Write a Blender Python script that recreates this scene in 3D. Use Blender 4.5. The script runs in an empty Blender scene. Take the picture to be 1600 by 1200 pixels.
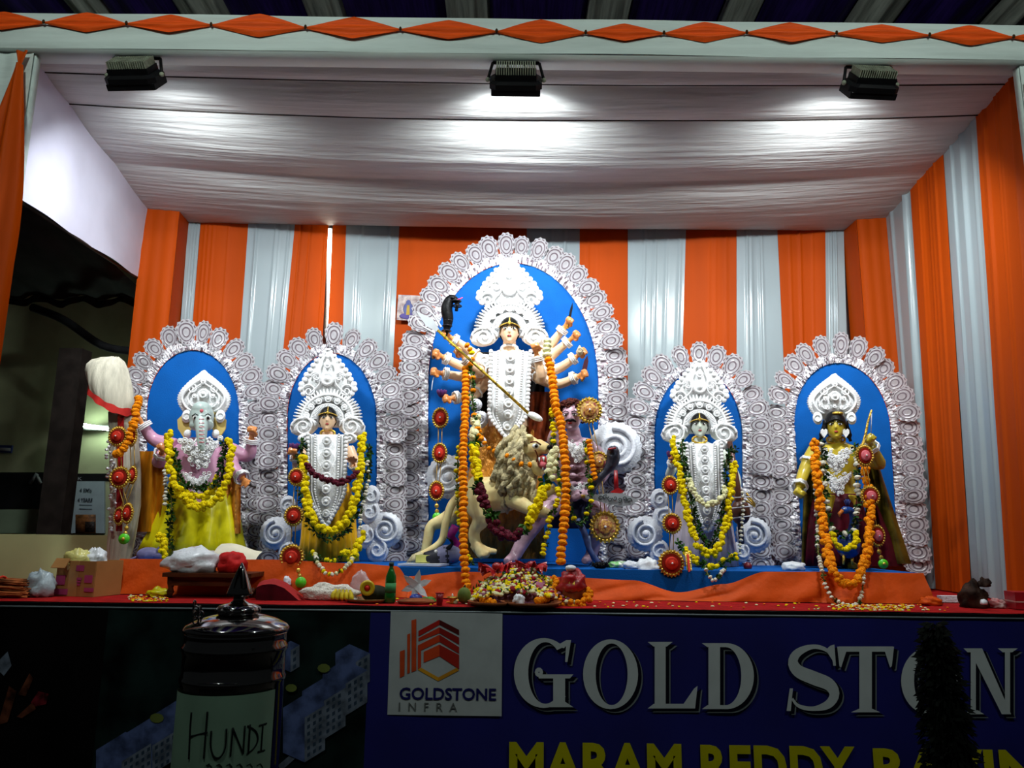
import bpy, math, random
from mathutils import Vector, Matrix, Quaternion, noise
from mathutils.kdtree import KDTree
random.seed(7)
PI = math.pi
R = math.radians
SC = bpy.context.scene
COL = SC.collection

# ------------------------------------------------------------------ camera
EYE = Vector((0, 0, 1.6))
TILT, ROLL, FPX = R(10.8), R(0.7), 1200.0
CAM = Matrix.Rotation(PI/2 + TILT, 3, 'X') @ Matrix.Rotation(ROLL, 3, 'Z')
cd = bpy.data.cameras.new('camera'); cd.sensor_width = 36; cd.lens = 27; cd.clip_end = 100; cd.clip_start = .02
co = bpy.data.objects.new('camera', cd); COL.objects.link(co)
co.matrix_world = Matrix.Translation(EYE) @ CAM.to_4x4()
SC.camera = co

# ------------------------------------------------------------------ world, exposure
w = bpy.data.worlds.new('night'); SC.world = w; w.use_nodes = True
bg = w.node_tree.nodes['Background']; bg.inputs[0].default_value = (.75, .85, .9, 1); bg.inputs[1].default_value = .012
SC.view_settings.view_transform = 'Standard'; SC.view_settings.look = 'None'
SC.view_settings.exposure = 0.0; SC.view_settings.gamma = 1.0; SC.view_settings.use_curve_mapping = False
FLOOD_W = 31.5          # each LED floodlight over the stage
HALL_W = 35.0           # each floodlight in the hall

# ------------------------------------------------------------------ helpers
def P(px, py, Y):
    """point of the vertical plane y=Y seen at that place of the 1600x1200 frame"""
    d = CAM @ Vector(((px-800)/FPX, (600-py)/FPX, -1))
    return EYE + d*(Y/d.y)
def proj(p):
    q = CAM.transposed() @ (Vector(p)-EYE)
    return 800 + q.x/-q.z*FPX, 600 - q.y/-q.z*FPX
def U(Y): return Y/FPX*1.0
def srgb(c):
    return tuple(((v/255)/12.92 if v/255 <= .04045 else ((v/255+.055)/1.055)**2.4) for v in c)

MATS = {}
def M(name, col, rough=.6, metal=0., var=.12, vs=9., bump=0., bs=40., sheen=0., trans=0., coat=0., emit=None, alpha=1., glass=False, stretch=None, col2=None, coatr=.12):
    if name in MATS: return MATS[name]
    m = bpy.data.materials.new(name); m.use_nodes = True; nt = m.node_tree; N = nt.nodes; L = nt.links
    b = N['Principled BSDF']; out = N['Material Output']
    c = srgb(col); c2 = srgb(col2) if col2 else tuple(max(0, v*(1-var*2.2)) for v in c)
    tc = N.new('ShaderNodeTexCoord'); mp = N.new('ShaderNodeMapping'); L.new(tc.outputs['Object'], mp.inputs[0])
    if stretch: mp.inputs['Scale'].default_value = stretch
    nz = N.new('ShaderNodeTexNoise'); nz.inputs['Scale'].default_value = vs; nz.inputs['Detail'].default_value = 4; L.new(mp.outputs[0], nz.inputs[0])
    rp = N.new('ShaderNodeValToRGB'); rp.color_ramp.elements[0].position = .35; rp.color_ramp.elements[1].position = .62
    rp.color_ramp.elements[0].color = (*c2, 1); rp.color_ramp.elements[1].color = (*c, 1)
    L.new(nz.outputs['Fac'], rp.inputs[0]); L.new(rp.outputs[0], b.inputs['Base Color'])
    b.inputs['Roughness'].default_value = rough; b.inputs['Metallic'].default_value = metal
    b.inputs['Specular IOR Level'].default_value = .5 if (metal > .2 or rough < .45 or coat) else .15
    if sheen: b.inputs['Sheen Weight'].default_value = sheen
    if coat: b.inputs['Coat Weight'].default_value = coat; b.inputs['Coat Roughness'].default_value = coatr
    if bump:
        n2 = N.new('ShaderNodeTexNoise'); n2.inputs['Scale'].default_value = bs; n2.inputs['Detail'].default_value = 3; L.new(mp.outputs[0], n2.inputs[0])
        bp = N.new('ShaderNodeBump'); bp.inputs['Strength'].default_value = bump; bp.inputs['Distance'].default_value = .02
        L.new(n2.outputs['Fac'], bp.inputs['Height']); L.new(bp.outputs[0], b.inputs['Normal'])
    if emit: b.inputs['Emission Color'].default_value = (*srgb(emit[0]), 1); b.inputs['Emission Strength'].default_value = emit[1]
    if glass: b.inputs['Transmission Weight'].default_value = glass; b.inputs['IOR'].default_value = 1.35
    if alpha < 1: b.inputs['Alpha'].default_value = alpha
    if trans:
        t = N.new('ShaderNodeBsdfTranslucent'); L.new(rp.outputs[0], t.inputs[0]); mx = N.new('ShaderNodeMixShader'); mx.inputs[0].default_value = trans
        L.new(b.outputs[0], mx.inputs[1]); L.new(t.outputs[0], mx.inputs[2]); L.new(mx.outputs[0], out.inputs[0])
    MATS[name] = m
    return m

class MB:
    """collects pieces of one mesh"""
    def __init__(s): s.v = []; s.f = []; s.m = []; s.mi = 0
    def add(s, vs, fs):
        o = len(s.v); s.v += [Vector(v) for v in vs]; s.f += [tuple(i+o for i in f) for f in fs]; s.m += [s.mi]*len(fs); return s
    def box(s, c, size, rot=None):
        c = Vector(c); h = Vector(size)*.5; vs = [Vector((x*h.x, y*h.y, z*h.z)) for x in (-1, 1) for y in (-1, 1) for z in (-1, 1)]
        if rot is not None: vs = [rot @ v for v in vs]
        return s.add([c+v for v in vs], [(0,1,3,2),(4,6,7,5),(0,4,5,1),(2,3,7,6),(0,2,6,4),(1,5,7,3)])
    def tube(s, path, r, n=8, cap=True, flat=1., closed=False, up=None):
        path = [Vector(p) for p in path]; k = len(path); rr = r if isinstance(r, (list, tuple)) else [r]*k
        if len(rr) != k: rr = [rr[0]+(rr[-1]-rr[0])*i/(k-1) for i in range(k)] if len(rr) == 2 else [rr[min(len(rr)-1, int(i*len(rr)/k))] for i in range(k)]
        vs = []; prev = None
        for i in range(k):
            a = path[(i-1) % k if closed else max(0, i-1)]; b = path[(i+1) % k if closed else min(k-1, i+1)]
            t = (b-a); t = t.normalized() if t.length > 1e-9 else Vector((0, 0, 1))
            if prev is None:
                ref = Vector(up) if up else (Vector((0, 1, 0)) if abs(t.y) < .9 else Vector((1, 0, 0)))
            else: ref = prev
            x = ref-t*ref.dot(t); x = x.normalized() if x.length > 1e-6 else t.orthogonal().normalized(); prev = x; y = t.cross(x)
            for j in range(n):
                q = 2*PI*j/n; vs.append(path[i]+x*math.cos(q)*rr[i]*flat+y*math.sin(q)*rr[i])
        fs = []
        for i in range(k if closed else k-1):
            for j in range(n):
                a = i*n+j; b = i*n+(j+1) % n; c = ((i+1) % k)*n
                fs.append((a, b, c+(j+1) % n, c+j))
        if cap and not closed: fs += [tuple(range(n))[::-1], tuple((k-1)*n+j for j in range(n))]
        return s.add(vs, fs)
    def ell(s, c, r, n=10, m=7, rot=None):
        c = Vector(c); r = (r, r, r) if isinstance(r, (int, float)) else r
        vs = [Vector((0, 0, -r[2]))]
        for i in range(1, m):
            t = -PI/2+PI*i/m
            for j in range(n): q = 2*PI*j/n; vs.append(Vector((r[0]*math.cos(t)*math.cos(q), r[1]*math.cos(t)*math.sin(q), r[2]*math.sin(t))))
        vs.append(Vector((0, 0, r[2]))); fs = []
        for j in range(n):
            fs.append((0, 1+(j+1) % n, 1+j)); e = 1+(m-2)*n; fs.append((len(vs)-1, e+j, e+(j+1) % n))
            for i in range(m-2): a = 1+i*n; fs.append((a+j, a+(j+1) % n, a+n+(j+1) % n, a+n+j))
        if rot is not None: vs = [rot @ v for v in vs]
        return s.add([c+v for v in vs], fs)
    def lathe(s, prof, c, n=20, axis='Z', rot=None, wob=None):
        c = Vector(c); vs = []; k = len(prof)
        for r, z in prof:
            for j in range(n):
                q = 2*PI*j/n; rr = r*(wob(q, z) if wob else 1); v = Vector((rr*math.cos(q), rr*math.sin(q), z))
                if axis == 'Y': v = Vector((v.x, v.z, v.y))
                if rot is not None: v = rot @ v
                vs.append(c+v)
        fs = [(i*n+j, i*n+(j+1) % n, (i+1)*n+(j+1) % n, (i+1)*n+j) for i in range(k-1) for j in range(n)]
        fs += [tuple(range(n))[::-1], tuple((k-1)*n+j for j in range(n))]
        return s.add(vs, fs)
    def loft(s, rings, cap=True):
        n = len(rings[0]); vs = [v for r in rings for v in r]; k = len(rings)
        fs = [(i*n+j, i*n+(j+1) % n, (i+1)*n+(j+1) % n, (i+1)*n+j) for i in range(k-1) for j in range(n)]
        if cap: fs += [tuple(range(n))[::-1], tuple((k-1)*n+j for j in range(n))]
        return s.add(vs, fs)
    def plate(s, pts, t, back=None):
        """flat outline (world points in a plane) given thickness t towards +y"""
        n = len(pts); off = Vector((0, t, 0)) if back is None else Vector(back)
        c = sum((Vector(p) for p in pts), Vector())/n
        vs = [Vector(p) for p in pts]+[Vector(p)+off for p in pts]+[c, c+off]
        fs = []
        for j in range(n):
            k = (j+1) % n; fs += [(2*n, j, k), (2*n+1, n+k, n+j), (j, n+j, n+k, k)]
        return s.add(vs, fs)
    def grid(s, fn, nu, nv):
        vs = [fn(i/nu, j/nv) for j in range(nv+1) for i in range(nu+1)]; q = nu+1
        return s.add(vs, [(j*q+i, j*q+i+1, (j+1)*q+i+1, (j+1)*q+i) for j in range(nv) for i in range(nu)])
    def disc(s, c, r, t, n=20, edge=0., teeth=1):
        """disc facing the front, scalloped"""
        c = Vector(c); pts = []
        for j in range(n):
            q = 2*PI*j/n; rr = r*(1+edge*(1 if j % 2 else -1)); pts.append(c+Vector((rr*math.cos(q), 0, rr*math.sin(q))))
        return s.plate(pts, t)
    def ring(s, c, r, tr, n=18, k=6, axis='Y', sq=1.):
        c = Vector(c); p = []
        for j in range(n):
            q = 2*PI*j/n; v = {'Y': (math.cos(q), 0, math.sin(q)*sq), 'Z': (math.cos(q), math.sin(q)*sq, 0), 'X': (0, math.cos(q), math.sin(q)*sq)}[axis]
            p.append(c+Vector(v)*r)
        return s.tube(p, tr, k, closed=True)
    def spiral(s, c, r, turns, tr, start=0., sgn=1, n=26, y=0.):
        c = Vector(c); p = []
        for i in range(n+1):
            u = i/n; q = start+sgn*turns*2*PI*u; rr = r*(1-u*.9); p.append(c+Vector((rr*math.cos(q), y*u, rr*math.sin(q))))
        return s.tube(p, [tr, tr*.6], 6)
    def build(s, name, mat, parent=None, smooth=True, origin=None):
        root = origin if origin is not None else base_of(parent)
        me = bpy.data.meshes.new(name); me.from_pydata([tuple(v-root) for v in s.v], [], s.f)
        for q in (mat if isinstance(mat, (list, tuple)) else [mat]): me.materials.append(q)
        me.polygons.foreach_set('material_index', s.m)
        if smooth: me.polygons.foreach_set('use_smooth', [True]*len(s.f))
        me.update()
        o = bpy.data.objects.new(name, me); COL.objects.link(o)
        if parent is not None: o.parent = parent
        if parent is None or origin is not None: o.location = root if parent is None else root-base_of(parent)
        BASE[o.name] = root.copy()
        return o
BASE = {}
def base_of(o): return BASE[o.name] if o is not None else Vector((0, 0, 0))
def tag(o, label, cat, group=None, kind=None):
    if label: o['label'] = label
    if cat: o['category'] = cat
    if group: o['group'] = group
    if kind: o['kind'] = kind
    return o
def thing(name, label, cat, loc, group=None):
    o = bpy.data.objects.new(name, None); COL.objects.link(o); o.location = Vector(loc); o.empty_display_size = .05
    BASE[o.name] = Vector(loc).copy(); return tag(o, label, cat, group)
def struct(o, label, cat='setting'):
    return tag(o, label, cat, kind='structure')
def place(name, mesh, loc, rot, scl, parent):
    """one more copy of a piece that shares its mesh"""
    o = bpy.data.objects.new(name, mesh); COL.objects.link(o); o.parent = parent
    o.location = Vector(loc)-base_of(parent); o.rotation_mode = 'QUATERNION'; o.rotation_quaternion = rot
    o.scale = scl if isinstance(scl, (tuple, list)) else (scl,)*3; BASE[o.name] = Vector(loc).copy(); return o
def mesh_of(mb, name, mat, smooth=True):
    o = mb.build(name, mat, None, smooth); me = o.data; bpy.data.objects.remove(o); return me
def recol(me, mat):
    m = me.copy(); m.materials.clear(); m.materials.append(mat); return m
def crom(pts, step):
    """Catmull-Rom through points, resampled at even steps"""
    p = [Vector(q) for q in pts]; p = [p[0]*2-p[1]]+p+[p[-1]*2-p[-2]]; fine = []
    for i in range(1, len(p)-2):
        a, b, c, d = p[i-1:i+3]
        for k in range(16):
            t = k/16; fine.append(.5*((2*b)+(c-a)*t+(2*a-5*b+4*c-d)*t*t+(3*b-a-3*c+d)*t**3))
    fine.append(p[-2]); out = [fine[0]]; acc = 0
    for i in range(1, len(fine)):
        seg = (fine[i]-fine[i-1]).length; d = step-acc
        while d <= seg and seg > 0: out.append(fine[i-1].lerp(fine[i], d/seg)); d += step
        acc = (acc+seg) % step if step else 0
        acc = seg-(d-step) if d-step <= seg else acc
    return out
def rq(): return Quaternion(Vector((random.gauss(0,1), random.gauss(0,1), random.gauss(0,1))).normalized(), random.uniform(0, 6.28))
def fuse(name, pieces, mats, voxel, parent, smooth=4):
    """all the limbs of a body grown together into one continuous skin; pieces: [(MB, material number)]"""
    root = base_of(parent); tot = MB(); tree_pts = []
    for mb, mi in pieces:
        o = len(tot.v); tot.v += mb.v; tot.f += [tuple(i+o for i in f) for f in mb.f]; tree_pts += [(v, mi) for v in mb.v]
    tot.m = [0]*len(tot.f)
    tmp = tot.build('tmp', mats[0], None, False)
    md = tmp.modifiers.new('r', 'REMESH'); md.mode = 'VOXEL'; md.voxel_size = voxel
    if smooth: ms = tmp.modifiers.new('s', 'SMOOTH'); ms.iterations = smooth; ms.factor = .5
    dg = bpy.context.evaluated_depsgraph_get(); me = bpy.data.meshes.new_from_object(tmp.evaluated_get(dg))
    bpy.data.objects.remove(tmp)
    me.materials.clear()
    for q in mats: me.materials.append(q)
    if len(mats) > 1:
        kd = KDTree(len(tree_pts))
        for i, (v, mi) in enumerate(tree_pts): kd.insert(v, i)
        kd.balance()
        me.polygons.foreach_set('material_index', [tree_pts[kd.find(p.center)[1]][1] for p in me.polygons])
    me.polygons.foreach_set('use_smooth', [True]*len(me.polygons))
    me.transform(Matrix.Translation(-root)); me.update()
    o = bpy.data.objects.new(name, me); COL.objects.link(o); o.parent = parent; BASE[o.name] = root.copy(); me.name = name
    return o
# ------------------------------------------------------------------ materials of the setting
m_orange = M('orange_cloth', (200, 77, 3), .62, trans=.22, var=.07, vs=4, bump=.05, bs=300, stretch=(1, 1, .1))
m_white = M('white_cloth', (162, 177, 181), .5, trans=.18, var=.05, vs=3, stretch=(1, 1, .15), coat=.8, coatr=.16)
m_ceil = M('ceiling_cloth', (200, 202, 199), .62, var=.05, vs=3, bump=.5, bs=5, stretch=(.5, 6, 1), trans=.05)
m_band = M('fascia_cloth', (205, 218, 212), .55, var=.06, vs=3, bump=.2, bs=7, stretch=(.5, 1, 5))
m_diam = M('orange_swag', (240, 88, 22), .6, var=.1, vs=14, stretch=(.4, 1, 6), bump=.1, bs=60)
m_valance = M('left_cloth', (205, 205, 222), .6, var=.04, vs=3)
m_red_floor = M('red_carpet', (168, 18, 18), .85, var=.15, vs=16, bump=.2, bs=120)
m_black = M('black_edge', (10, 10, 12), .5, var=.1)
m_purple = M('purple_cloth', (52, 30, 110), .5, var=.25, vs=10, stretch=(6, .3, 1))
m_pale = M('pale_cloth', (185, 190, 180), .5, var=.2, vs=8, stretch=(6, .3, 1))
m_ground = M('hall_floor', (60, 58, 54), .8, var=.2, vs=5, bump=.1)
m_olive = M('olive_wall', (186, 194, 138), .8, var=.06, vs=3)
m_board = M('green_board', (120, 138, 112), .7, var=.05)
m_dark = M('dark_steel', (44, 38, 34), .6, var=.2)
m_darkcloth = M('dark_canvas', (34, 36, 38), .8, var=.3, vs=6)
m_greenwall = M('outer_wall', (160, 164, 128), .55, var=.08, vs=4)

YF, YB = 4.0, 6.2                       # front edge of the stage and its back wall
Z_ST = P(800, 950, YF).z                # stage floor
Z_PL = P(800, 888, 4.55).z              # top of the plinth
Z_CF = P(800, 90, 4.1).z                # ceiling at the front and at the back
Z_CB = P(800, 353, YB).z
HALL_FLOOR = 0.0

o = MB().box((0, 4, -.05), (30, 26, .1)).build('floor', m_ground, None, False); struct(o, 'dark hall floor in front of the stage', 'floor')
mb = MB().box((.15, (YF+6.6)/2, Z_ST/2), (8.4, 6.6-YF, Z_ST-.004))
o = mb.build('stage_floor', m_black, None, False); struct(o, 'raised stage with red carpeted top and black front edge', 'floor')
mb = MB().grid(lambda u, v: Vector((-3.95+8.2*u, YF+.015+2.5*v, Z_ST+.002+.004*noise.noise((u*30, v*9, 0)))), 60, 12).build('carpet', m_red_floor, o)

# ---- back wall of hanging cloth: each strip a piece of its own
SEAMS = [(294, 275), (313, 293), (388, 370), (461, 438), (541, 533), (624, 613), (823, 823), (906, 904), (981, 981), (1072, 1065), (1151, 1151), (1214, 1226), (1289, 1291), (1318, 1325)]
def seam(a, b, Y=YB):
    t = P(a, 350, Y); q = P(b, 600, Y); k = (Z_ST+.01-t.z)/(q.z-t.z); lo = t.lerp(q, k); k2 = (Z_CB+.25-t.z)/(q.z-t.z)
    return t.lerp(q, k2), lo
o_back = MB().box((.12, YB+.35, (Z_ST+Z_CB)/2+.1), (6.3, .04, Z_CB-Z_ST+.5)).build('wall_back', M('backing_cloth', (150, 150, 155), .8), None, False)
struct(o_back, 'back wall of the stage hung with orange and white cloth strips', 'wall')
def strip(name, A, B, mat, parent, normal=Vector((0, -1, 0)), pleats=3, amp=.012, seed=0, u0=0., u1=1.):
    rnd = random.Random(seed); (at, al), (bt, bl) = A, B
    pk = [(rnd.uniform(.1, .9), rnd.uniform(.35, 1.), rnd.uniform(.012, .035)) for _ in range(pleats)]
    ph = rnd.uniform(0, 6)
    def f(u, v):
        u = u0+(u1-u0)*u
        p = al.lerp(bl, u).lerp(at.lerp(bt, u), v)
        d = sum(a*math.exp(-((u+.02*math.sin(v*3+ph)-c)/w_)**2) for c, a, w_ in pk)*amp + (.006*math.sin(u*7+ph+v*.6) + .004*noise.noise((u*3, v*4, seed)))*(.12 if mat is m_white else 1.)
        return p+normal*d
    mb = MB().grid(f, 46, 8)
    return mb.build(name, mat, parent)
for i in range(len(SEAMS)-1):
    A = seam(*SEAMS[i]); B = seam(*SEAMS[i+1]); orange = i % 2 == 1
    if i == 3:                                   # parted in the middle: the tube light behind shows through the gap
        strip('orange_strip', A, B, m_orange, o_back, pleats=3, seed=i, u1=.655); strip('orange_strip', A, B, m_orange, o_back, pleats=2, seed=i+50, u0=.735)
    else:
        strip('orange_strip' if orange else 'white_strip', A, B, m_orange if orange else m_white, o_back, pleats=5 if i == 5 else 4, seed=i, amp=.014 if not orange else .008)
# boxed-out corner columns wrapped in orange
def pilaster(xa, xb, xc, Yf, mirror=False):
    a = [P(x, 330, Yf) for x in (xa, xb)]; b = P(xc, 350, YB+.02); mb = MB(); z0, z1 = Z_ST+.01, Z_CB+.2
    side = a[0] if mirror else a[1]; other = a[1] if mirror else a[0]
    path = [other, side, Vector((b.x, b.y, 0))]
    for i in range(2):
        p, q = path[i], path[i+1]
        lean = .02*(1 if not mirror else 1)
        mb.grid(lambda u, v: Vector((p.x+(q.x-p.x)*u, p.y+(q.y-p.y)*u-.008*abs(math.sin(u*9+1))*(i == 0), z0+(z1-z0)*v)), 16, 2)
    return mb.build('corner_column', m_orange, o_back)
pilaster(226, 281, 296, 5.95); pilaster(1337, 1386, 1316, 5.95, True)

# ---- right wall of cloth strips
A_ = P(1384, 343, 5.95); B_ = P(1592, 186, 4.2)
def wall_pt(x):
    lo, hi = -.2, 1.3
    for _ in range(40):
        mid = (lo+hi)/2; q = A_.lerp(B_, mid)
        if proj(q)[0] < x: lo = mid
        else: hi = mid
    return A_.lerp(B_, lo)
nr = Vector((B_.y-A_.y, -(B_.x-A_.x), 0)).normalized()
if nr.x > 0: nr = -nr
o_right = MB().plate([Vector((A_.x, A_.y, Z_ST))-nr*.12, Vector((B_.x, B_.y, Z_ST))-nr*.12, Vector((B_.x, B_.y, B_.z+.3))-nr*.12, Vector((A_.x, A_.y, A_.z+.3))-nr*.12], 0, -nr*.03).build('wall_right', MATS['backing_cloth'], None, False)
struct(o_right, 'side wall of the stage hung with orange and white strips', 'wall')
rs = [(1384, 0), (1426, 0), (1478.5, 0), (1531, 0), (1600, 0)]
for i in range(len(rs)-1):
    pa, pb = wall_pt(rs[i][0]), wall_pt(rs[i+1][0])
    ends = []
    for p, k in ((pa, i), (pb, i+1)):
        hi = p+Vector((0, 0, .3)); lo = Vector((p.x, p.y, Z_ST+.01))+Vector((-.05*k/3, .12*(k > 0), 0))
        ends.append((hi, lo))
    strip('white_strip' if i % 2 == 0 else 'orange_strip', ends[0], ends[1], m_white if i % 2 == 0 else m_orange, o_right, normal=nr, pleats=5, seed=20+i, amp=.02)

# ---- left: cloth valance over the open side
L0, L1 = P(58, 110, 4.2), P(232, 322, 5.95)
lo0, lo1 = P(30, 310, 4.2), P(218, 434, 5.95)
mb = MB(); mb.grid(lambda u, v: lo0.lerp(lo1, u).lerp((L0+Vector((0, 0, .2))).lerp(L1+Vector((0, 0, .2)), u), v)+Vector((.012*math.sin(u*11)*(1-v)+.008*noise.noise((u*5, v*5, 2)), 0, 0)), 30, 10)
o_left = mb.build('wall_left', m_valance, None); struct(o_left, 'white cloth valance above the open side of the stage', 'wall')
mb = MB().tube([lo0+Vector((-.02, 0, 0)), lo1+Vector((-.02, 0, 0))], .012, 6); mb.build('bottom_rail', m_dark, o_left)

# ---- ceiling cloth, sagging between its cross wires
def ceil_f(u, v):
    y = 4.1+(YB+.03-4.1)*v; xl = L0.x+(L1.x-L0.x)*min(1, (y-4.2)/1.75)-.01; xr = B_.x+(A_.x-B_.x)*min(1, (y-4.2)/1.75)+.01
    if y > 5.95: xl -= 0; xr += 0
    x = xl+(xr-xl)*u; z = Z_CF+(Z_CB-Z_CF)*v; c = 1-(2*u-1)**2
    wires = [0, .085, .23, .56, 1.0]
    for a, b in zip(wires, wires[1:]):
        if a <= v <= b: t = (v-a)/(b-a); sg = (4*t*(1-t))*(.02+.16*(b-a))
    z -= sg*(.25+.75*c)+.11*c*math.sin(PI*v)**.8
    z += .005*noise.noise((x*.6, y*11, 1))*(c+.3)+.003*noise.noise((x*1.4+y*3, y*26, 5))*(c+.2)
    return Vector((x, y, z))
o_ceil = MB().grid(ceil_f, 90, 150).build('ceiling', m_ceil, None); struct(o_ceil, 'sagging white cloth ceiling over the stage', 'ceiling')
for v in (.085, .23):
    pts = [ceil_f(u/20, v)+Vector((0, 0, -.004)) for u in range(21)]
    MB().tube(pts, .004, 5).build('support_wire', m_dark, o_ceil)

# ---- fascia beam with its row of pinched orange diamonds
zb, zt = P(800, 84, 3.95).z, P(800, 30, 3.95).z
mb = MB()
def band(u, v):
    x = -4.6+9.4*u; z = zb+(zt-zb)*v
    return Vector((x, 3.95-.008*abs(math.sin(v*9+noise.noise((x*.7, 0, 3))*3))-.006*noise.noise((x*.9, v*5, 0)), z))
mb.grid(band, 120, 16)
mb.box((.1, 4.035, (zb+zt)/2), (9.4, .15, zt-zb-.01))
o_beam = mb.build('trim_1', m_band, None); struct(o_beam, 'cloth covered front beam with a row of orange diamonds', 'beam')
nodes = [(-62, 33), (70, 36), (199, 38), (331, 40), (478, 44), (626, 47), (776, 50), (915, 52), (1037, 53), (1166, 52), (1306, 53), (1451, 56), (1582, 59), (1715, 62)]
hts = [17, 17, 17, 20, 21, 18, 20, 17, 17, 19, 15, 17, 17]
for i in range(len(nodes)-1):
    a = P(*nodes[i], 3.93); b = P(*nodes[i+1], 3.93); h = hts[i]*U(4.0); ph = random.random()*6
    def dia(u, v):
        hh = h*(1-abs(2*u-1)**1.15)+.004; q = (v-.5)*2
        return a.lerp(b, u)+Vector((0, -.012*(1-q*q)-.007*math.sin(q*8+ph)*min(1, 3*u, 3*(1-u)), q*hh+.01*math.sin(PI*u)))
    MB().grid(dia, 24, 14).build('diamond_swag', m_diam, o_beam)
    MB().ell(a+Vector((0, -.012, 0)), (.008, .008, .014), 8, 5).build('tie_knot', M('tie_twine', (60, 40, 20), .9), o_beam)

# ---- front posts with their orange gathers
pl = P(60, 112, 4.05); pr = P(1590, 160, 4.05)
def post(x_in, sgn, name, label):
    w_ = .5; mb = MB(); x0, x1 = (x_in-w_, x_in) if sgn > 0 else (x_in, x_in+w_)
    mb.grid(lambda u, v: Vector((x0+(x1-x0)*u, 4.0-.01*math.sin(u*14)**2, Z_ST+(zb-Z_ST)*v)), 20, 4)
    mb.box(((x0+x1)/2, 4.035, (zb+Z_ST)/2), (w_, .05, zb-Z_ST))
    o = mb.build(name, m_band, None); return struct(o, label, 'post')
o_pl = post(pl.x, 1, 'trim_2', 'cloth wrapped front post beside the open side')
k = P(35, 105, 3.97)
def gather(u, v):                                   # the cloth spreads out below the knot
    z = k.z+(Z_ST-k.z)*v; wv = .03+.25*math.sin(min(1, v*2.6)*PI/2)**1.1; cx = k.x-.045*min(1, v*2.5)
    return Vector((cx+(u-.5)*wv*1.25, 3.97-.02-.022*math.sin(u*13)*min(1, v*6)-.03*math.sin(PI*u), z))
MB().grid(gather, 40, 30).build('orange_gather', m_orange, o_pl)
MB().grid(lambda u, v: k+Vector(((u-.5)*(.02+.05*v), -.02-.01*math.sin(u*9), .09*v)), 10, 4).build('gather_top', m_orange, o_pl)
o_pr = post(pr.x, -1, 'trim_3', 'cloth wrapped front post beside the striped side wall')
k2 = P(1597, 150, 3.97)
MB().grid(lambda u, v: Vector((k2.x+.02+(u)*(.02+.26*min(1, v*1.6)), 3.95-.02*math.sin(u*13)*min(1, v*6), k2.z+.1+(Z_ST-k2.z)*v)), 24, 20).build('orange_gather', m_orange, o_pr)

# ---- hall ceiling of purple and pale strips above
o_hc = MB().box((0, 3.5, 5.75), (16, 13, .03)).build('ceiling_hall', m_darkcloth, None, False); struct(o_hc, 'hall ceiling lined with purple and pale cloth strips', 'ceiling')
x = -6.2; i = 0; rnd = random.Random(3)
while x < 6.4:
    wd = rnd.uniform(.55, .8) if i % 2 == 0 else rnd.uniform(.28, .42)
    MB().grid(lambda u, v: Vector((x+wd*u, -2+11*v, 5.62-.09*math.sin(PI*u)-.02*math.sin(u*17))), 18, 6).build('purple_strip' if i % 2 == 0 else 'pale_strip', m_purple if i % 2 == 0 else m_pale, o_hc)
    x += wd; i += 1

# ---- what the open side shows: partition, steel post, posters, far wall
Yw = 7.4
pts = [P(-60, 300, Yw), P(330, 300, Yw)]
o = MB().box(((pts[0].x+pts[1].x)/2-.6, Yw+.06, 2.2), (pts[1].x-pts[0].x+1.6, .1, 4.6)).build('wall_outer', m_greenwall, None, False); struct(o, 'dim olive wall outside beyond the open side', 'wall')
p0, p1 = P(-40, 834, 5.3), P(170, 836, 5.3)
o = MB().box(((p0.x+p1.x)/2-.2, 5.3, (p0.z)/2), (p1.x-p0.x+.5, .06, p0.z)).build('wall_partition', m_olive, None, False); struct(o, 'low olive partition outside the open side', 'wall')
a, b = P(96, 833, 6.1), P(122, 470, 6.1)
o = MB().box((P(100, 700, 6.1).x, 6.1, 1.5), (.19, .14, 3.0)).build('steel_post', m_dark, None, False); tag(o, 'dark brown steel post outside the open side', 'post')
t = thing('dark_canopy', 'dark canvas canopy hanging outside above the steel post', 'canopy', P(120, 460, 6.3))
c0, c1 = P(-20, 455, 6.3), P(240, 470, 6.3)
MB().grid(lambda u, v: Vector((c0.x+(c1.x-c0.x)*u, 6.3-1.6*v+.02*math.sin(u*40)*(1-v), c0.z-.05+.02*math.sin(u*25)+v*.35-.08*math.sin(PI*v))), 60, 10).build('canvas', m_darkcloth, t)
MB().grid(lambda u, v: Vector((c0.x+(c1.x-c0.x)*u, 6.3+.015*math.sin(u*60), c0.z-.05+.02*math.sin(u*25)-v*(.06+.01*math.sin(u*30)))), 80, 3).build('scalloped_edge', m_darkcloth, t)
MB().tube(crom([P(50, 480, 6.4), P(100, 500, 6.4), P(160, 540, 6.4), P(215, 550, 6.4)], .08), .035, 8).build('rolled_hem', m_darkcloth, t)

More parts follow.
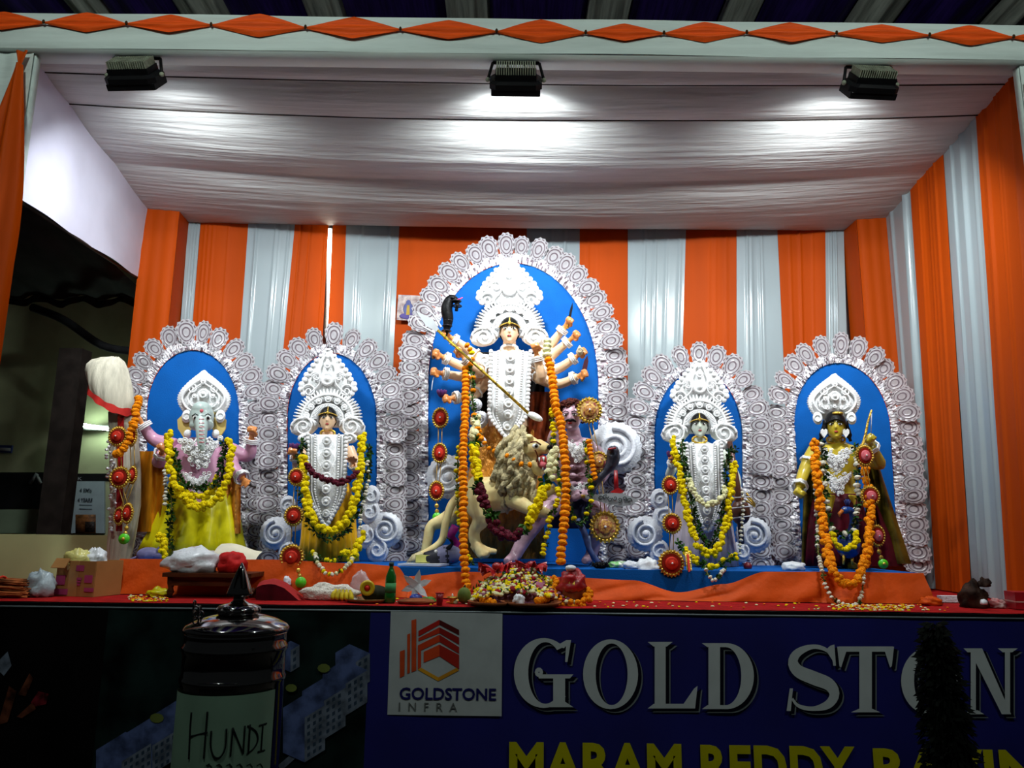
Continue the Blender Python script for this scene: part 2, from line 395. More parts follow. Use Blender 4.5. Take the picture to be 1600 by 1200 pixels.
def text_mb(txt, size, extr=.001, bold=0., space=1., align='LEFT'):
    cu = bpy.data.curves.new('t', 'FONT'); cu.body = txt; cu.size = size; cu.extrude = extr; cu.offset = bold; cu.space_character = space; cu.align_x = align; cu.resolution_u = 3
    ob = bpy.data.objects.new('t', cu); COL.objects.link(ob); dg = bpy.context.evaluated_depsgraph_get(); dg.update()
    me = bpy.data.meshes.new_from_object(ob.evaluated_get(dg)); mb = MB(); mb.add([(v.co.x, -v.co.z, v.co.y) for v in me.vertices], [tuple(p.vertices) for p in me.polygons])
    bpy.data.objects.remove(ob); return mb
def text(txt, p, size, mat, parent, name='lettering', **kw):
    mb = text_mb(txt, size, **kw); mb.v = [v+Vector(p) for v in mb.v]; return mb.build(name, mat, parent, False)
def fit_text(txt, pa, width, height, mat, parent, name='lettering', **kw):
    """lettering stretched to a width and cap height"""
    mb = text_mb(txt, 1., **kw); xs = [v.x for v in mb.v]; zs = [v.z for v in mb.v]; sx = width/(max(xs)-min(xs)); sz = height/(max(zs)-min(zs)); x0, z0 = min(xs), min(zs)
    mb.v = [Vector((pa[0]+(v.x-x0)*sx, pa[1]+v.y, pa[2]+(v.z-z0)*sz)) for v in mb.v]; return mb.build(name, mat, parent, False)
def quad_board(name, label, cat, px, Y, mat, t=.02):
    o = MB().plate([P(x, y, Y) for x, y in px], t).build(name, mat, None, False, origin=P(*px[0], Y)); return tag(o, label, cat)
Yp = 7.385
o = quad_board('shop_poster', 'dark advertising poster with a pale cross stroke on the outer wall', 'poster', [(-30, 795), (78, 795), (80, 738), (-30, 738)], Yp, M('poster_black', (14, 13, 16), .4, var=.4, vs=6))
for pa, pb in (((46, 756), (58, 740)), ((63, 756), (56, 742))):
    MB().tube([P(*pa, Yp-.01), P(*pb, Yp-.01)], .02, 4, flat=.2).build('pale_stroke', M('poster_grey', (130, 130, 135), .5), o)
quad_board('green_board', 'plain green grey board leaning below the dark poster', 'board', [(-30, 833), (76, 833), (77, 796), (-30, 796)], Yp-.2, m_board)
o = quad_board('bank_poster', 'pale loan poster with a brown house picture behind the steel post', 'poster', [(104, 833), (163, 833), (163, 752), (108, 752)], Yp, M('poster_pale', (150, 165, 170), .5, var=.05))
m_ink = M('poster_ink', (60, 66, 74), .6)
fit_text('4 EMIs', P(124, 769, Yp-.012), .115, .035, m_ink, o, bold=.02); fit_text('4 YEARS', P(121, 784, Yp-.012), .14, .035, m_ink, o, bold=.02)
for k_ in range(2): MB().box(P(134, 789+k_*6, Yp-.006), (.12, .004, .008)).build('small_print', M('poster_small', (110, 125, 135), .6), o)
MB().plate([P(118, 833, Yp-.012), P(149, 833, Yp-.012), P(149, 804, Yp-.012), P(118, 804, Yp-.012)], .008).build('house_picture', M('poster_brown', (120, 74, 40), .5, var=.3, vs=30), o)
MB().plate([P(133, 831, Yp-.018), P(148, 831, Yp-.018), P(148, 815, Yp-.018), P(133, 815, Yp-.018)], .004).build('dark_print', M('poster_dk', (50, 40, 38), .5, var=.4, vs=60), o)
o = quad_board('bank_sign', 'dark sign board above the pale loan poster', 'sign', [(100, 752), (172, 752), (172, 740), (100, 740)], Yp+.02, MATS['poster_black'])
fit_text('BANK', P(100, 750, Yp), .17, .03, MATS['poster_grey'], o)
o = quad_board('blue_sign', 'small blue and white sign strip on the outer wall', 'sign', [(-10, 706), (17, 708), (19, 696), (-10, 695)], Yw-.02, M('sign_blue', (50, 60, 110), .5))
MB().plate([P(-10, 703, Yw-.04), P(16, 705, Yw-.04), P(16, 700, Yw-.04), P(-10, 699, Yw-.04)], .005).build('white_stripe', MATS['poster_grey'], o)
m_tube = M('tube_glow', (235, 255, 240), .3, emit=((225, 255, 235), 60.))
ta, tb = P(128, 664, Yw-.1), P(174, 671, Yw-.1)
t = thing('tube_light', 'lit tube light mounted level on the outer wall', 'lamp', (ta+tb)/2)
MB().tube([ta, tb], .016, 8).build('tube', m_tube, t)
MB().box((ta+tb)/2+Vector((0, .05, .0)), ((tb-ta).length+.1, .04, .05)).build('batten', M('batten_grey', (140, 145, 140), .5), t)
# tube light standing behind the parted orange strip
ta, tb = P(515, 358, YB+.12), P(514, 520, YB+.12)
t = thing('tube_light', 'lit tube light standing upright behind the parted orange cloth', 'lamp', tb)
MB().tube([ta, tb], .02, 8).build('tube', M('tube_glow_warm', (255, 250, 235), .3, emit=((255, 245, 225), 11.)), t)
MB().box((ta+tb)/2+Vector((0, .06, 0)), (.06, .04, (ta-tb).length+.12)).build('batten', MATS['batten_grey'], t)

# ---- floodlights hanging under the beam
m_fbody = M('flood_black', (16, 16, 18), .45, var=.2, bump=.05)
m_fin = M('flood_fins', (158, 164, 142), .6, metal=.1, var=.2, vs=20)
m_lens = M('flood_lens', (255, 255, 255), .2, emit=((240, 248, 255), 40.))
def flood(px, py, yaw, pitch, label, wd=.30, power=1.):
    c = P(px, py, 4.02); t = thing('floodlight', label, 'lamp', c, 'floodlights under the front beam')
    rot = Matrix.Rotation(yaw, 3, 'Z') @ Matrix.Rotation(-pitch, 3, 'X')       # local +y is where the lamp shines
    T = lambda v: c+rot @ Vector(v)
    def B(mb, cc, sz): mb.box(T(cc), sz, rot); return mb
    h = wd*.64
    fr = MB(); ch = .035; ol = [(-wd/2+ch, -h/2), (wd/2-ch, -h/2), (wd/2, -h/2+ch), (wd/2, h/2-ch), (wd/2-ch, h/2), (-wd/2+ch, h/2), (-wd/2, h/2-ch), (-wd/2, -h/2+ch)]
    fr.loft([[T((x*s, y, z*s)) for x, z in ol] for y, s in ((-.015, .86), (0, 1), (.03, 1), (.032, .9))]); fr.build('housing', m_fbody, t, False)
    B(MB(), (0, -.03, 0), (wd*.78, .035, h*.72)).build('driver_box', m_fbody, t, False)
    for i in range(17):
        B(MB(), (-wd*.36+wd*.72*i/16, -.062, 0), (.006, .05, h*.66)).build('cooling_fin', m_fin, t, False)
    B(MB(), (0, .036, 0), (wd*.8, .006, h*.76)).build('lens', m_lens, t, False)
    lp = MB(); B(lp, (0, .048, -h*.43), (wd*.9, .034, .012)); B(lp, (0, .048, h*.43), (wd*.9, .034, .012)); B(lp, (-wd*.45, .048, 0), (.012, .034, h*.86)); B(lp, (wd*.45, .048, 0), (.012, .034, h*.86)); lp.build('rim', m_fbody, t, False)
    top = Vector((c.x, 4.03, zb-.006)); br = MB(); half = wd*.45
    ax = rot @ Vector((1, 0, 0)); l, r = c-ax*(wd/2+.012), c+ax*(wd/2+.012)
    lt, rt = Vector((c.x-half, 4.03, top.z)), Vector((c.x+half, 4.03, top.z))
    br.tube([l, lt], .009, 6).tube([lt, rt], .009, 6).tube([rt, r], .009, 6); br.build('bracket', m_fbody, t)
    for q in (l, r): MB().ell(q, (.014, .014, .014), 8, 6).build('bolt', m_fin, t)
    MB().tube(crom([T((.05, -.06, .05)), top+Vector((.06, -.02, -.05)), top+Vector((.03, -.02, -.005)), top+Vector((-.05, -.02, -.02)), top+Vector((-.02, -.02, -.07))], .02), .005, 6).build('cable', m_black, t)
    ld = bpy.data.lights.new('flood', 'AREA'); ld.shape = 'RECTANGLE'; ld.size = wd*.78; ld.size_y = h*.74; ld.energy = FLOOD_W*power; ld.spread = R(140); ld.color = (.92, .97, 1.0)
    lo = bpy.data.objects.new('flood_beam', ld); COL.objects.link(lo); lo.parent = t
    q = (rot @ Vector((0, 1, 0))).to_track_quat('-Z', 'Z'); lo.rotation_mode = 'QUATERNION'; lo.rotation_quaternion = q; lo.location = rot @ Vector((0, .045, 0))
flood(210, 117, R(-3), R(43), 'black floodlight hanging beside the cloth post at the open side', power=1.05)
flood(806, 125, R(0), R(40), 'black floodlight hanging straight above the tallest idol', power=1.4)
flood(1360, 131, R(3), R(43), 'black floodlight hanging beside the striped side wall', .29, 1.25)
# string sewn along under the beam
mb = MB().tube([P(x, 79+x*.0105+2*math.sin(x*.02), 4.03) for x in range(60, 1560, 20)], .003, 5)
tag(mb.build('twine', M('yellow_twine', (150, 135, 60), .8), None, origin=P(800, 92, 4.03)), 'thin yellow twine strung along under the front beam', 'twine')
# floodlights of the hall, hung over the audience and turned to the stage
for i, x in enumerate((-1.8, 2.2)):
    c = Vector((x, 1.0, 4.75)); t = thing('hall_floodlight', 'black hall floodlight over the audience on the '+('open side' if i == 0 else 'striped wall side'), 'lamp', c, 'hall floodlights')
    rot = Matrix.Rotation(R(-6), 3, 'X'); MB().box(c, (.34, .05, .26), rot).build('housing', m_fbody, t, False); MB().box(c+rot @ Vector((0, .028, 0)), (.28, .006, .2), rot).build('lens', M('hall_lens', (255, 255, 255), .2, emit=((225, 250, 235), 30.)), t, False)
    for k in range(9): MB().box(c+rot @ Vector((-.13+.0325*k, -.045, 0)), (.006, .04, .22), rot).build('cooling_fin', m_fin, t, False)
    MB().tube([c, c+Vector((0, 0, .86))], .008, 6).build('rod', m_dark, t)
    ld = bpy.data.lights.new('hall', 'AREA'); ld.shape = 'RECTANGLE'; ld.size = .28; ld.size_y = .2; ld.energy = HALL_W; ld.color = (.9, 1, .95)
    lo = bpy.data.objects.new('hall_light', ld); COL.objects.link(lo); lo.parent = t; lo.rotation_euler = (R(84), 0, 0); lo.location = (0, .04, 0)
# ------------------------------------------------------------------ materials of the idols
m_blue = M('blue_cloth', (2, 88, 168), .75, var=.06, vs=6, bump=.1, bs=120)
m_foil = M('silver_foil', (244, 241, 244), .28, metal=.55, var=.05, bump=.9, bs=70)
m_foild = M('foil_cutwork', (150, 132, 140), .35, metal=.6, var=.3, vs=60, bump=.6, bs=90)
m_shola = M('white_pith', (240, 240, 240), .7, var=.02, bump=.25, bs=90)
m_shola2 = M('white_pith_dull', (222, 224, 230), .7, var=.04, bump=.3, bs=80)
m_gold = M('gold_foil', (244, 200, 80), .3, metal=.55, var=.25, vs=30, bump=.5, bs=60)
m_bronze = M('bronze_brocade', (236, 158, 60), .3, metal=.35, var=.16, vs=26, bump=1., bs=45, stretch=(1, 1, .5))
m_hair = M('black_hair', (12, 11, 12), .45, var=.2, bump=.2, bs=90)
m_skin = M('skin_pale', (238, 200, 160), .38, var=.04, coat=.2)
m_skin_o = M('skin_palm', (222, 140, 72), .4, var=.08, vs=30, coat=.2)
m_skin_w = M('skin_white', (214, 222, 206), .38, var=.04, coat=.2)
m_skin_y = M('skin_yellow', (196, 172, 44), .35, var=.06, coat=.3)
m_skin_m = M('skin_mauve', (206, 150, 178), .42, var=.06, coat=.2)
m_skin_d = M('skin_demon', (202, 162, 178), .38, var=.2, vs=14, coat=.3)
m_eleph = M('elephant_grey', (176, 192, 186), .4, var=.04, coat=.2)
m_lion = M('lion_cream', (234, 222, 160), .5, var=.1, vs=8, col2=(216, 184, 126))
m_mane = M('lion_mane', (198, 184, 142), .85, var=.25, vs=24, bump=.6, bs=50)
m_eye = M('eye_white', (240, 240, 235), .3); m_iris = M('eye_dark', (20, 12, 10), .25); m_lip = M('lip_red', (170, 40, 40), .4)
m_red = M('red_satin', (176, 22, 26), .4, var=.2, vs=16, coat=.2)
m_maroon = M('maroon_cloth', (84, 12, 28), .5, var=.25, vs=14)
m_saff = M('saffron_silk', (250, 186, 14), .45, var=.15, vs=12, stretch=(3, 3, .4), sheen=.2)
m_yel = M('yellow_silk', (226, 214, 10), .35, var=.12, vs=8, coat=.15)
m_mauvecl = M('mauve_silk', (196, 182, 190), .5, var=.1, vs=10, stretch=(3, 3, .4))
m_green = M('leaf_green', (46, 92, 24), .55, var=.3, vs=30)
m_steel = M('polished_steel', (205, 208, 212), .35, metal=.6, var=.05)
m_pink = M('pink_disc', (224, 110, 120), .5, var=.1)
m_redd = M('red_disc', (214, 52, 34), .5, var=.12, vs=40)
m_lime = M('lime_plastic', (90, 210, 40), .35)

# ------------------------------------------------------------------ arched boards with foil petals
def petal_mesh():
    mb = MB(); n = 26; rings = [(0, .10), (.22, .12), (.3, .04), (.42, .06), (.52, .14), (.62, .05), (.72, .06), (.82, .12), (.92, .03), (1., .02)]
    vs = []; fs = []
    for k, (r, h) in enumerate(rings):
        for j in range(n):
            q = 2*PI*j/n; rr = r*(1+(.06*(1 if j % 2 else -1) if k == len(rings)-1 else 0))
            x = math.cos(q)*rr; z = math.sin(q)*rr; wd = .325*(1+.22*x)
            vs.append((x*.5+.5, -h*.35-.05*x*x+(.015 if j % 2 else 0)*(k > 6), z*wd))
    for k in range(len(rings)-1):
        for j in range(n):
            mb.mi = 1 if (k in (2, 5) or (k == 7 and j % 2)) else 0
            mb.add([], []); mb.f.append((k*n+j, k*n+(j+1) % n, (k+1)*n+(j+1) % n, (k+1)*n+j)); mb.m.append(mb.mi)
    mb.v = [Vector(v) for v in vs]
    return mesh_of(mb, 'foil_petal', [m_foil, m_foild])
PETAL = petal_mesh()
def arch_path(cx, hw, top, spring, bot, Y, lean=0., n=None, grow=0.):
    """points (px) along the arch, left foot to right foot, with outward angle"""
    pts = []; hw += grow; top -= grow
    L = [(cx-hw+lean*(y-spring)*-.0, y) for y in (bot, spring)]
    for i in range(21): pts.append((cx-hw, bot+(spring-bot)*i/20))
    for i in range(1, 60):
        q = PI-PI*i/60; pts.append((cx+hw*math.cos(q), spring-(spring-top)*math.sin(q)))
    for i in range(21): pts.append((cx+hw, spring+(bot-spring)*i/20))
    return [(x+lean*(y-spring), y+(x-cx)*.012) for x, y in pts]
def arch_board(cx, hw, top, spring, bot, Y, label, pitch=21.5, plen=41, lean=0., bump=0):
    bot = proj((P(cx, bot, Y).x, Y, Z_PL+.003))[1]
    t = thing('arched_backboard', label, 'backboard', P(cx, bot, Y), 'arched boards behind the idols')
    path = arch_path(cx, hw, top, spring, bot, Y, lean); pts = [P(x, y, Y) for x, y in path]
    MB().plate(pts, .03).build('blue_board', m_blue, t, False)
    mb = MB(); rnd = random.Random(int(cx)); outer = arch_path(cx, hw, top, spring, bot, Y, lean, grow=15)
    rows = []
    fine = [(P(a[0], a[1], Y-.004), P(b[0], b[1], Y-.004)) for a, b in zip(path, outer)]
    prev = None; vs = []; fs = []
    for i in range(len(fine)-1):
        for s_ in range(4):
            u = s_/4; a = fine[i][0].lerp(fine[i+1][0], u); b = fine[i][1].lerp(fine[i+1][1], u)
            for k in range(4): vs.append(a.lerp(b, k/3)+Vector((0, -.014*rnd.random()-.006*(1 if (k in (1, 2)) else 0), 0))+Vector((rnd.uniform(-.003, .003), 0, rnd.uniform(-.003, .003))))
    q = len(vs)//4
    for i in range(q-1):
        for k in range(3): fs.append((i*4+k, i*4+k+1, (i+1)*4+k+1, (i+1)*4+k))
    mb.add(vs, fs); mb.m = [1 if rnd.random() < .22 else 0 for _ in fs]; mb.build('foil_band', [m_foil, m_foild], t, False)
    ring = arch_path(cx, hw, top, spring, bot, Y, lean, grow=8); d = 0.; acc = [0.]
    for a, b in zip(ring, ring[1:]): d += math.hypot(b[0]-a[0], b[1]-a[1]); acc.append(d)
    n = round(d/pitch); L = plen*U(Y)
    for k in range(n+1):
        s_ = d*k/n; i = max(j for j in range(len(acc)) if acc[j] <= s_+1e-6); i = min(i, len(ring)-2); u = (s_-acc[i])/max(1e-6, acc[i+1]-acc[i])
        x = ring[i][0]+(ring[i+1][0]-ring[i][0])*u; y = ring[i][1]+(ring[i+1][1]-ring[i][1])*u
        tx, ty = ring[i+1][0]-ring[i][0], ring[i+1][1]-ring[i][1]; nx, ny = ty, -tx
        ang = math.atan2(-(-nx*0+ -(-tx))*1., 1) if False else math.atan2(tx, ty)         # outward normal in the plane of the board
        nv = Vector((ty, 0, tx)).normalized()      # px right -> +x, px down -> -z
        if nv.dot(Vector((x-cx, 0, spring-y if y < spring else 0))) < 0: nv = -nv
        a = math.atan2(nv.z, nv.x)+rnd.uniform(-.07, .07)
        rot = Quaternion((0, 1, 0), -a) @ Quaternion((0, 0, 1), rnd.uniform(-.22, .12)) @ Quaternion((1, 0, 0), rnd.uniform(-.25, .25))
        sc = L*rnd.uniform(.94, 1.05)
        place('foil_petal', PETAL, P(x, y, Y-.006-.008*(k % 2)), rot, (sc, sc, sc*rnd.uniform(.98, 1.1)*pitch/21.5*1.03), t)
    return t
ARCH = [arch_board(302, 72, 547, 645, 880, 5.46, 'blue arched board with foil petals behind the elephant headed idol'),
        arch_board(519, 70, 552, 655, 884, 5.4, 'blue arched board with foil petals behind the yellow skirted goddess'),
        arch_board(802, 133, 411, 600, 888, 5.5, 'tallest blue arched board with foil petals, behind the ten armed goddess', 21.5, 42),
        arch_board(1091, 69, 580, 680, 890, 5.4, 'blue arched board with foil petals behind the pale faced goddess'),
        arch_board(1316, 75, 567, 668, 893, 5.46, 'blue arched board with foil petals behind the idol holding a bow', lean=.06)]

# ------------------------------------------------------------------ plinth and its cloths
xl, xr = P(190, 880, 4.55).x, P(1440, 895, 4.55).x
mb = MB().box(((xl+xr)/2, 5.15, (Z_ST+Z_PL)/2), (xr-xl, 1.2, Z_PL-Z_ST))
o = mb.build('idol_plinth', m_blue, None, False, origin=Vector(((xl+xr)/2, 5.15, Z_ST))); tag(o, 'long low plinth under the idols covered in blue cloth', 'plinth')
def drape(name, label, tops, Y, x0, x1, flare=.0, seed=0):
    """cloth hung on the front of the plinth: tops = px points of its upper edge"""
    rnd = random.Random(seed)
    def f(u, v):
        px = x0+(x1-x0)*u
        for (xa, ya), (xb, yb) in zip(tops, tops[1:]):
            if xa <= px <= xb: k = (px-xa)/(xb-xa); k = k*k*(3-2*k); y = ya+(yb-ya)*k
        top = P(px, y, Y); z = top.z+(Z_ST+.006-top.z)*v
        fold = .012*math.sin(u*9+v*3+seed)+.01*noise.noise((u*14, v*2+u*6, seed))+.006*math.sin((u*30+v*5))
        return Vector((top.x+flare*v*(u*2-1), Y-.02-.05*v-abs(fold)*(.3+v), z))
    o = MB().grid(f, 110, 12).build(name, M('plinth_orange', (208, 78, 10), .6, var=.1, vs=5, bump=.15, bs=30), None, origin=P((x0+x1)/2, 935, Y)); return tag(o, label, 'cloth')
drape('orange_drape', 'orange cloth hung on the plinth from elephant idol to goddess in yellow', [(190, 873), (420, 874), (560, 880), (620, 884), (645, 912), (660, 925)], 4.54, 190, 660)
drape('orange_drape', 'low orange cloth hung on the plinth below the ten armed goddess', [(640, 900), (720, 893), (800, 895), (905, 903)], 4.53, 640, 905, seed=2)
drape('orange_drape', 'orange cloth hung on the plinth below the pale goddess and bow idol', [(895, 902), (985, 906), (1060, 925), (1130, 912), (1195, 893), (1300, 893), (1440, 895)], 4.54, 895, 1440, .02, seed=4)

# ------------------------------------------------------------------ body builders (limb positions in photo px, depth in metres)
def head_mb(c, h, yaw=0., nose=1.):
    mb = MB(); c = Vector(c); prof = [(-.5, .06, .28, .0), (-.47, .13, .34, .08), (-.40, .20, .37, .2), (-.28, .275, .39, .32), (-.12, .325, .395, .42), (.05, .35, .39, .46), (.2, .35, .37, .48), (.33, .305, .30, .43), (.43, .21, .2, .32), (.49, .08, .08, .12)]
    rings = []
    for z, hw, f, b in prof:
        r = []
        for j in range(20):
            q = 2*PI*j/20; s_ = math.sin(q); r.append(Vector((math.cos(q)*hw*h, (-f if s_ > 0 else b)*abs(s_)*h, z*h)))
        rings.append(r)
    mb.loft(rings); mb.ell((0, -.40*h, -.10*h), (.05*h, .07*h*nose, .055*h), 8, 6); mb.tube([(0, -.37*h, .1*h), (0, -.41*h, -.09*h)], [.03*h, .045*h], 6)
    mb.ell((0, -.33*h, -.42*h), (.09*h, .07*h, .07*h), 8, 6)
    for s_ in (-1, 1): mb.ell((s_*.35*h, .03*h, -.02*h), (.04*h, .07*h, .12*h), 8, 6)
    rot = Matrix.Rotation(yaw, 3, 'Z'); mb.v = [c+rot @ v for v in mb.v]; return mb
def hair_cap(c, h, yaw, name, parent, front=.22, side=-.06, back=-.42, thick=1.07):
    rot = Matrix.Rotation(yaw, 3, 'Z'); c = Vector(c)
    def f(a, b):
        q = 2*PI*a; fr = math.cos(q)                       # q=0 is the front
        low = front+(side-front)*min(1, (1-fr)/.85)**.8 if fr > .15 else side+(back-side)*((.15-fr)/1.15)
        lo = math.asin(max(-1, min(1, (low-.02)/.47))); t_ = PI/2+(lo-PI/2)*b
        r_ = thick*(1.0+(.02 if b > .97 else 0)); x = .355*math.cos(t_)*math.sin(q); y = -(.405 if fr > 0 else .48)*math.cos(t_)*fr
        return c+rot @ Vector((x*h*r_, y*h*r_, (.02+.49*math.sin(t_))*h*(r_ if b < .9 else 1.03)))
    return MB().grid(f, 48, 12).build(name, m_hair, parent)
def to_cam(p): return -math.atan2(p[0], p[1])*.85
def face(c, h, parent, lip=m_lip, yaw=0., brow=m_hair, stache=False, bindi=True):
    c = Vector(c); rot = Matrix.Rotation(yaw, 3, 'Z'); T = lambda x, y, z: c+rot @ Vector((x*h, y*h, z*h))
    for s_ in (-1, 1):
        e = MB().ell(T(s_*.15, -.355, .03), (.085*h, .035*h, .042*h), 10, 6).build('eye', m_eye, parent)
        MB().ell(T(s_*.15, -.382, .03), (.038*h, .02*h, .04*h), 8, 6).build('iris', m_iris, e)
        MB().tube([T(s_*.06, -.395, .06), T(s_*.14, -.395, .085), T(s_*.25, -.33, .05)], .013*h, 5).build('eyelid', m_hair, parent)
        MB().tube([T(s_*.05, -.405, .12), T(s_*.15, -.4, .17), T(s_*.28, -.31, .12)], [.02*h, .012*h], 5).build('eyebrow', brow, parent)
    MB().ell(T(0, -.385, -.26), (.085*h, .035*h, .03*h), 10, 6).ell(T(0, -.38, -.235), (.06*h, .035*h, .02*h), 10, 6).build('lips', lip, parent)
    if bindi: MB().ell(T(0, -.385, .19), (.025*h, .02*h, .03*h), 8, 5).build('forehead_mark', m_red, parent)
    if stache: MB().tube([T(-.2, -.33, -.2), T(-.1, -.4, -.15), T(0, -.42, -.17), T(.1, -.4, -.15), T(.2, -.33, -.2)], [.03*h, .05*h, .03*h], 6).build('moustache', m_hair, parent)
def fist(w, d, s, side=1):
    """closed hand: w wrist, d direction of the forearm, s hand length"""
    w = Vector(w); d = Vector(d).normalized(); f = Vector((0, -1, 0)); f = (f-d*f.dot(d)).normalized(); a = d.cross(f)*side
    mb = MB(); c = w+d*s*.42; T = lambda x, y, z: c+a*x*s+d*y*s+f*z*s          # x across the knuckles, y along the arm, z to the front
    mb.tube([w-d*s*.1, w+d*s*.2, c, c+d*s*.25], [s*.2, s*.22, s*.3, s*.26], 10, flat=.7)
    for i, (o_, ln) in enumerate(((-.27, .92), (-.09, 1.), (.09, .97), (.26, .84))):
        mb.tube([T(o_, .22, 0), T(o_, .46*ln, .08), T(o_, .42*ln, .30), T(o_, .14, .36), T(o_*.9, .02, .26)], [s*.095, s*.1, s*.095, s*.085, s*.07], 7)
    mb.tube([T(-.3, -.25, .05), T(-.42, 0, .2), T(-.3, .22, .4), T(-.05, .28, .45)], [s*.11, s*.11, s*.09, s*.075], 7)
    return mb
def open_hand(w, d, s, side=1):
    w = Vector(w); d = Vector(d).normalized(); f = Vector((0, -1, 0)); f = (f-d*f.dot(d)).normalized(); a = d.cross(f)*side
    mb = MB(); c = w+d*s*.35; T = lambda x, y, z: c+a*x*s+d*y*s+f*z*s
    mb.tube([w-d*s*.1, w+d*s*.12, c, c+d*s*.18], [s*.16, s*.2, s*.27, s*.24], 10, flat=.45)
    for o_, ln, sp in ((-.2, .9, -.05), (-.07, 1., -.01), (.07, .95, .02), (.2, .75, .07)):
        mb.tube([T(o_, .15, 0), T(o_+sp, .15+.22*ln, .03), T(o_+sp*1.6, .15+.4*ln, .1), T(o_+sp*1.8, .15+.5*ln, .2)], [s*.075, s*.072, s*.065, s*.05], 7)
    mb.tube([T(-.22, -.2, 0), T(-.38, .02, .06), T(-.42, .22, .12)], [s*.09, s*.08, s*.055], 7)
    return mb
def arm(pts, r, Y):
    """pts: (px,py,dy) shoulder, elbow, wrist -> tapered tube"""
    p = [P(x, y, Y+dy) for x, y, dy in pts]; q = crom(p, .02) if len(p) > 2 else p; k = len(q)
    rr = [r*(1.0-.42*i/(k-1)+.08*math.sin(PI*min(1, 2*i/(k-1)))) for i in range(k)]
    return MB().tube(q, rr, 10), p[-1], (p[-1]-p[-2]).normalized()
def torso_mb(cx, ytop, ybot, ws, Y, depth=.62):
    """ws: list of (t, half width px)"""
    rings = []
    for t_, hw in ws:
        y = ytop+(ybot-ytop)*t_; c = P(cx, y, Y); w_ = hw*U(Y)
        rings.append([c+Vector((math.cos(2*PI*j/20)*w_, math.sin(2*PI*j/20)*w_*depth, 0)) for j in range(20)])
    return MB().loft(rings)
def cuff(p, d, r, s, parent, name='bangle'):
    """lacy white bracelet round an arm"""
    d = Vector(d).normalized(); x = d.orthogonal().normalized(); y = d.cross(x); mb = MB()
    for k in (-1, 0, 1):
        c = Vector(p)+d*s*.42*k; path = [c+(x*math.cos(2*PI*j/16)+y*math.sin(2*PI*j/16))*r*(1.12+.16*(j % 2)) for j in range(16)]
        mb.tube(path, s*.2, 6, closed=True)
    return mb.build(name, m_shola, parent)
def skirt(rings, Y, name, mat, parent, depth=.5, pleats=18, amp=.06):
    """rings: (cx, y, half width) px from waist to hem"""
    n = 96; out = []
    for k, (cx, y, hw) in enumerate(rings):
        c = P(cx, y, Y); w_ = hw*U(Y); g = k/(len(rings)-1)
        out.append([c+Vector((math.cos(2*PI*j/n)*w_*(1+amp*g*math.sin(pleats*2*PI*j/n)), math.sin(2*PI*j/n)*w_*depth*(1+amp*2*g*math.sin(pleats*2*PI*j/n+.7)), 0)) for j in range(n)])
    return MB().loft(out).build(name, mat, parent)
def beads(mb, pts, r, step=2.0):
    for p in crom(pts, r*step): mb.ell(p, (r, r*.8, r), 7, 5)
    return mb
def boss(mb, c, r):
    """round raised flower-like stud"""
    c = Vector(c); mb.lathe([(r, 0), (r*.95, -r*.25), (r*.7, -r*.3), (r*.55, -r*.12), (r*.42, -r*.2), (r*.3, -r*.45), (.001, -r*.5)], c, 16, axis='Y')
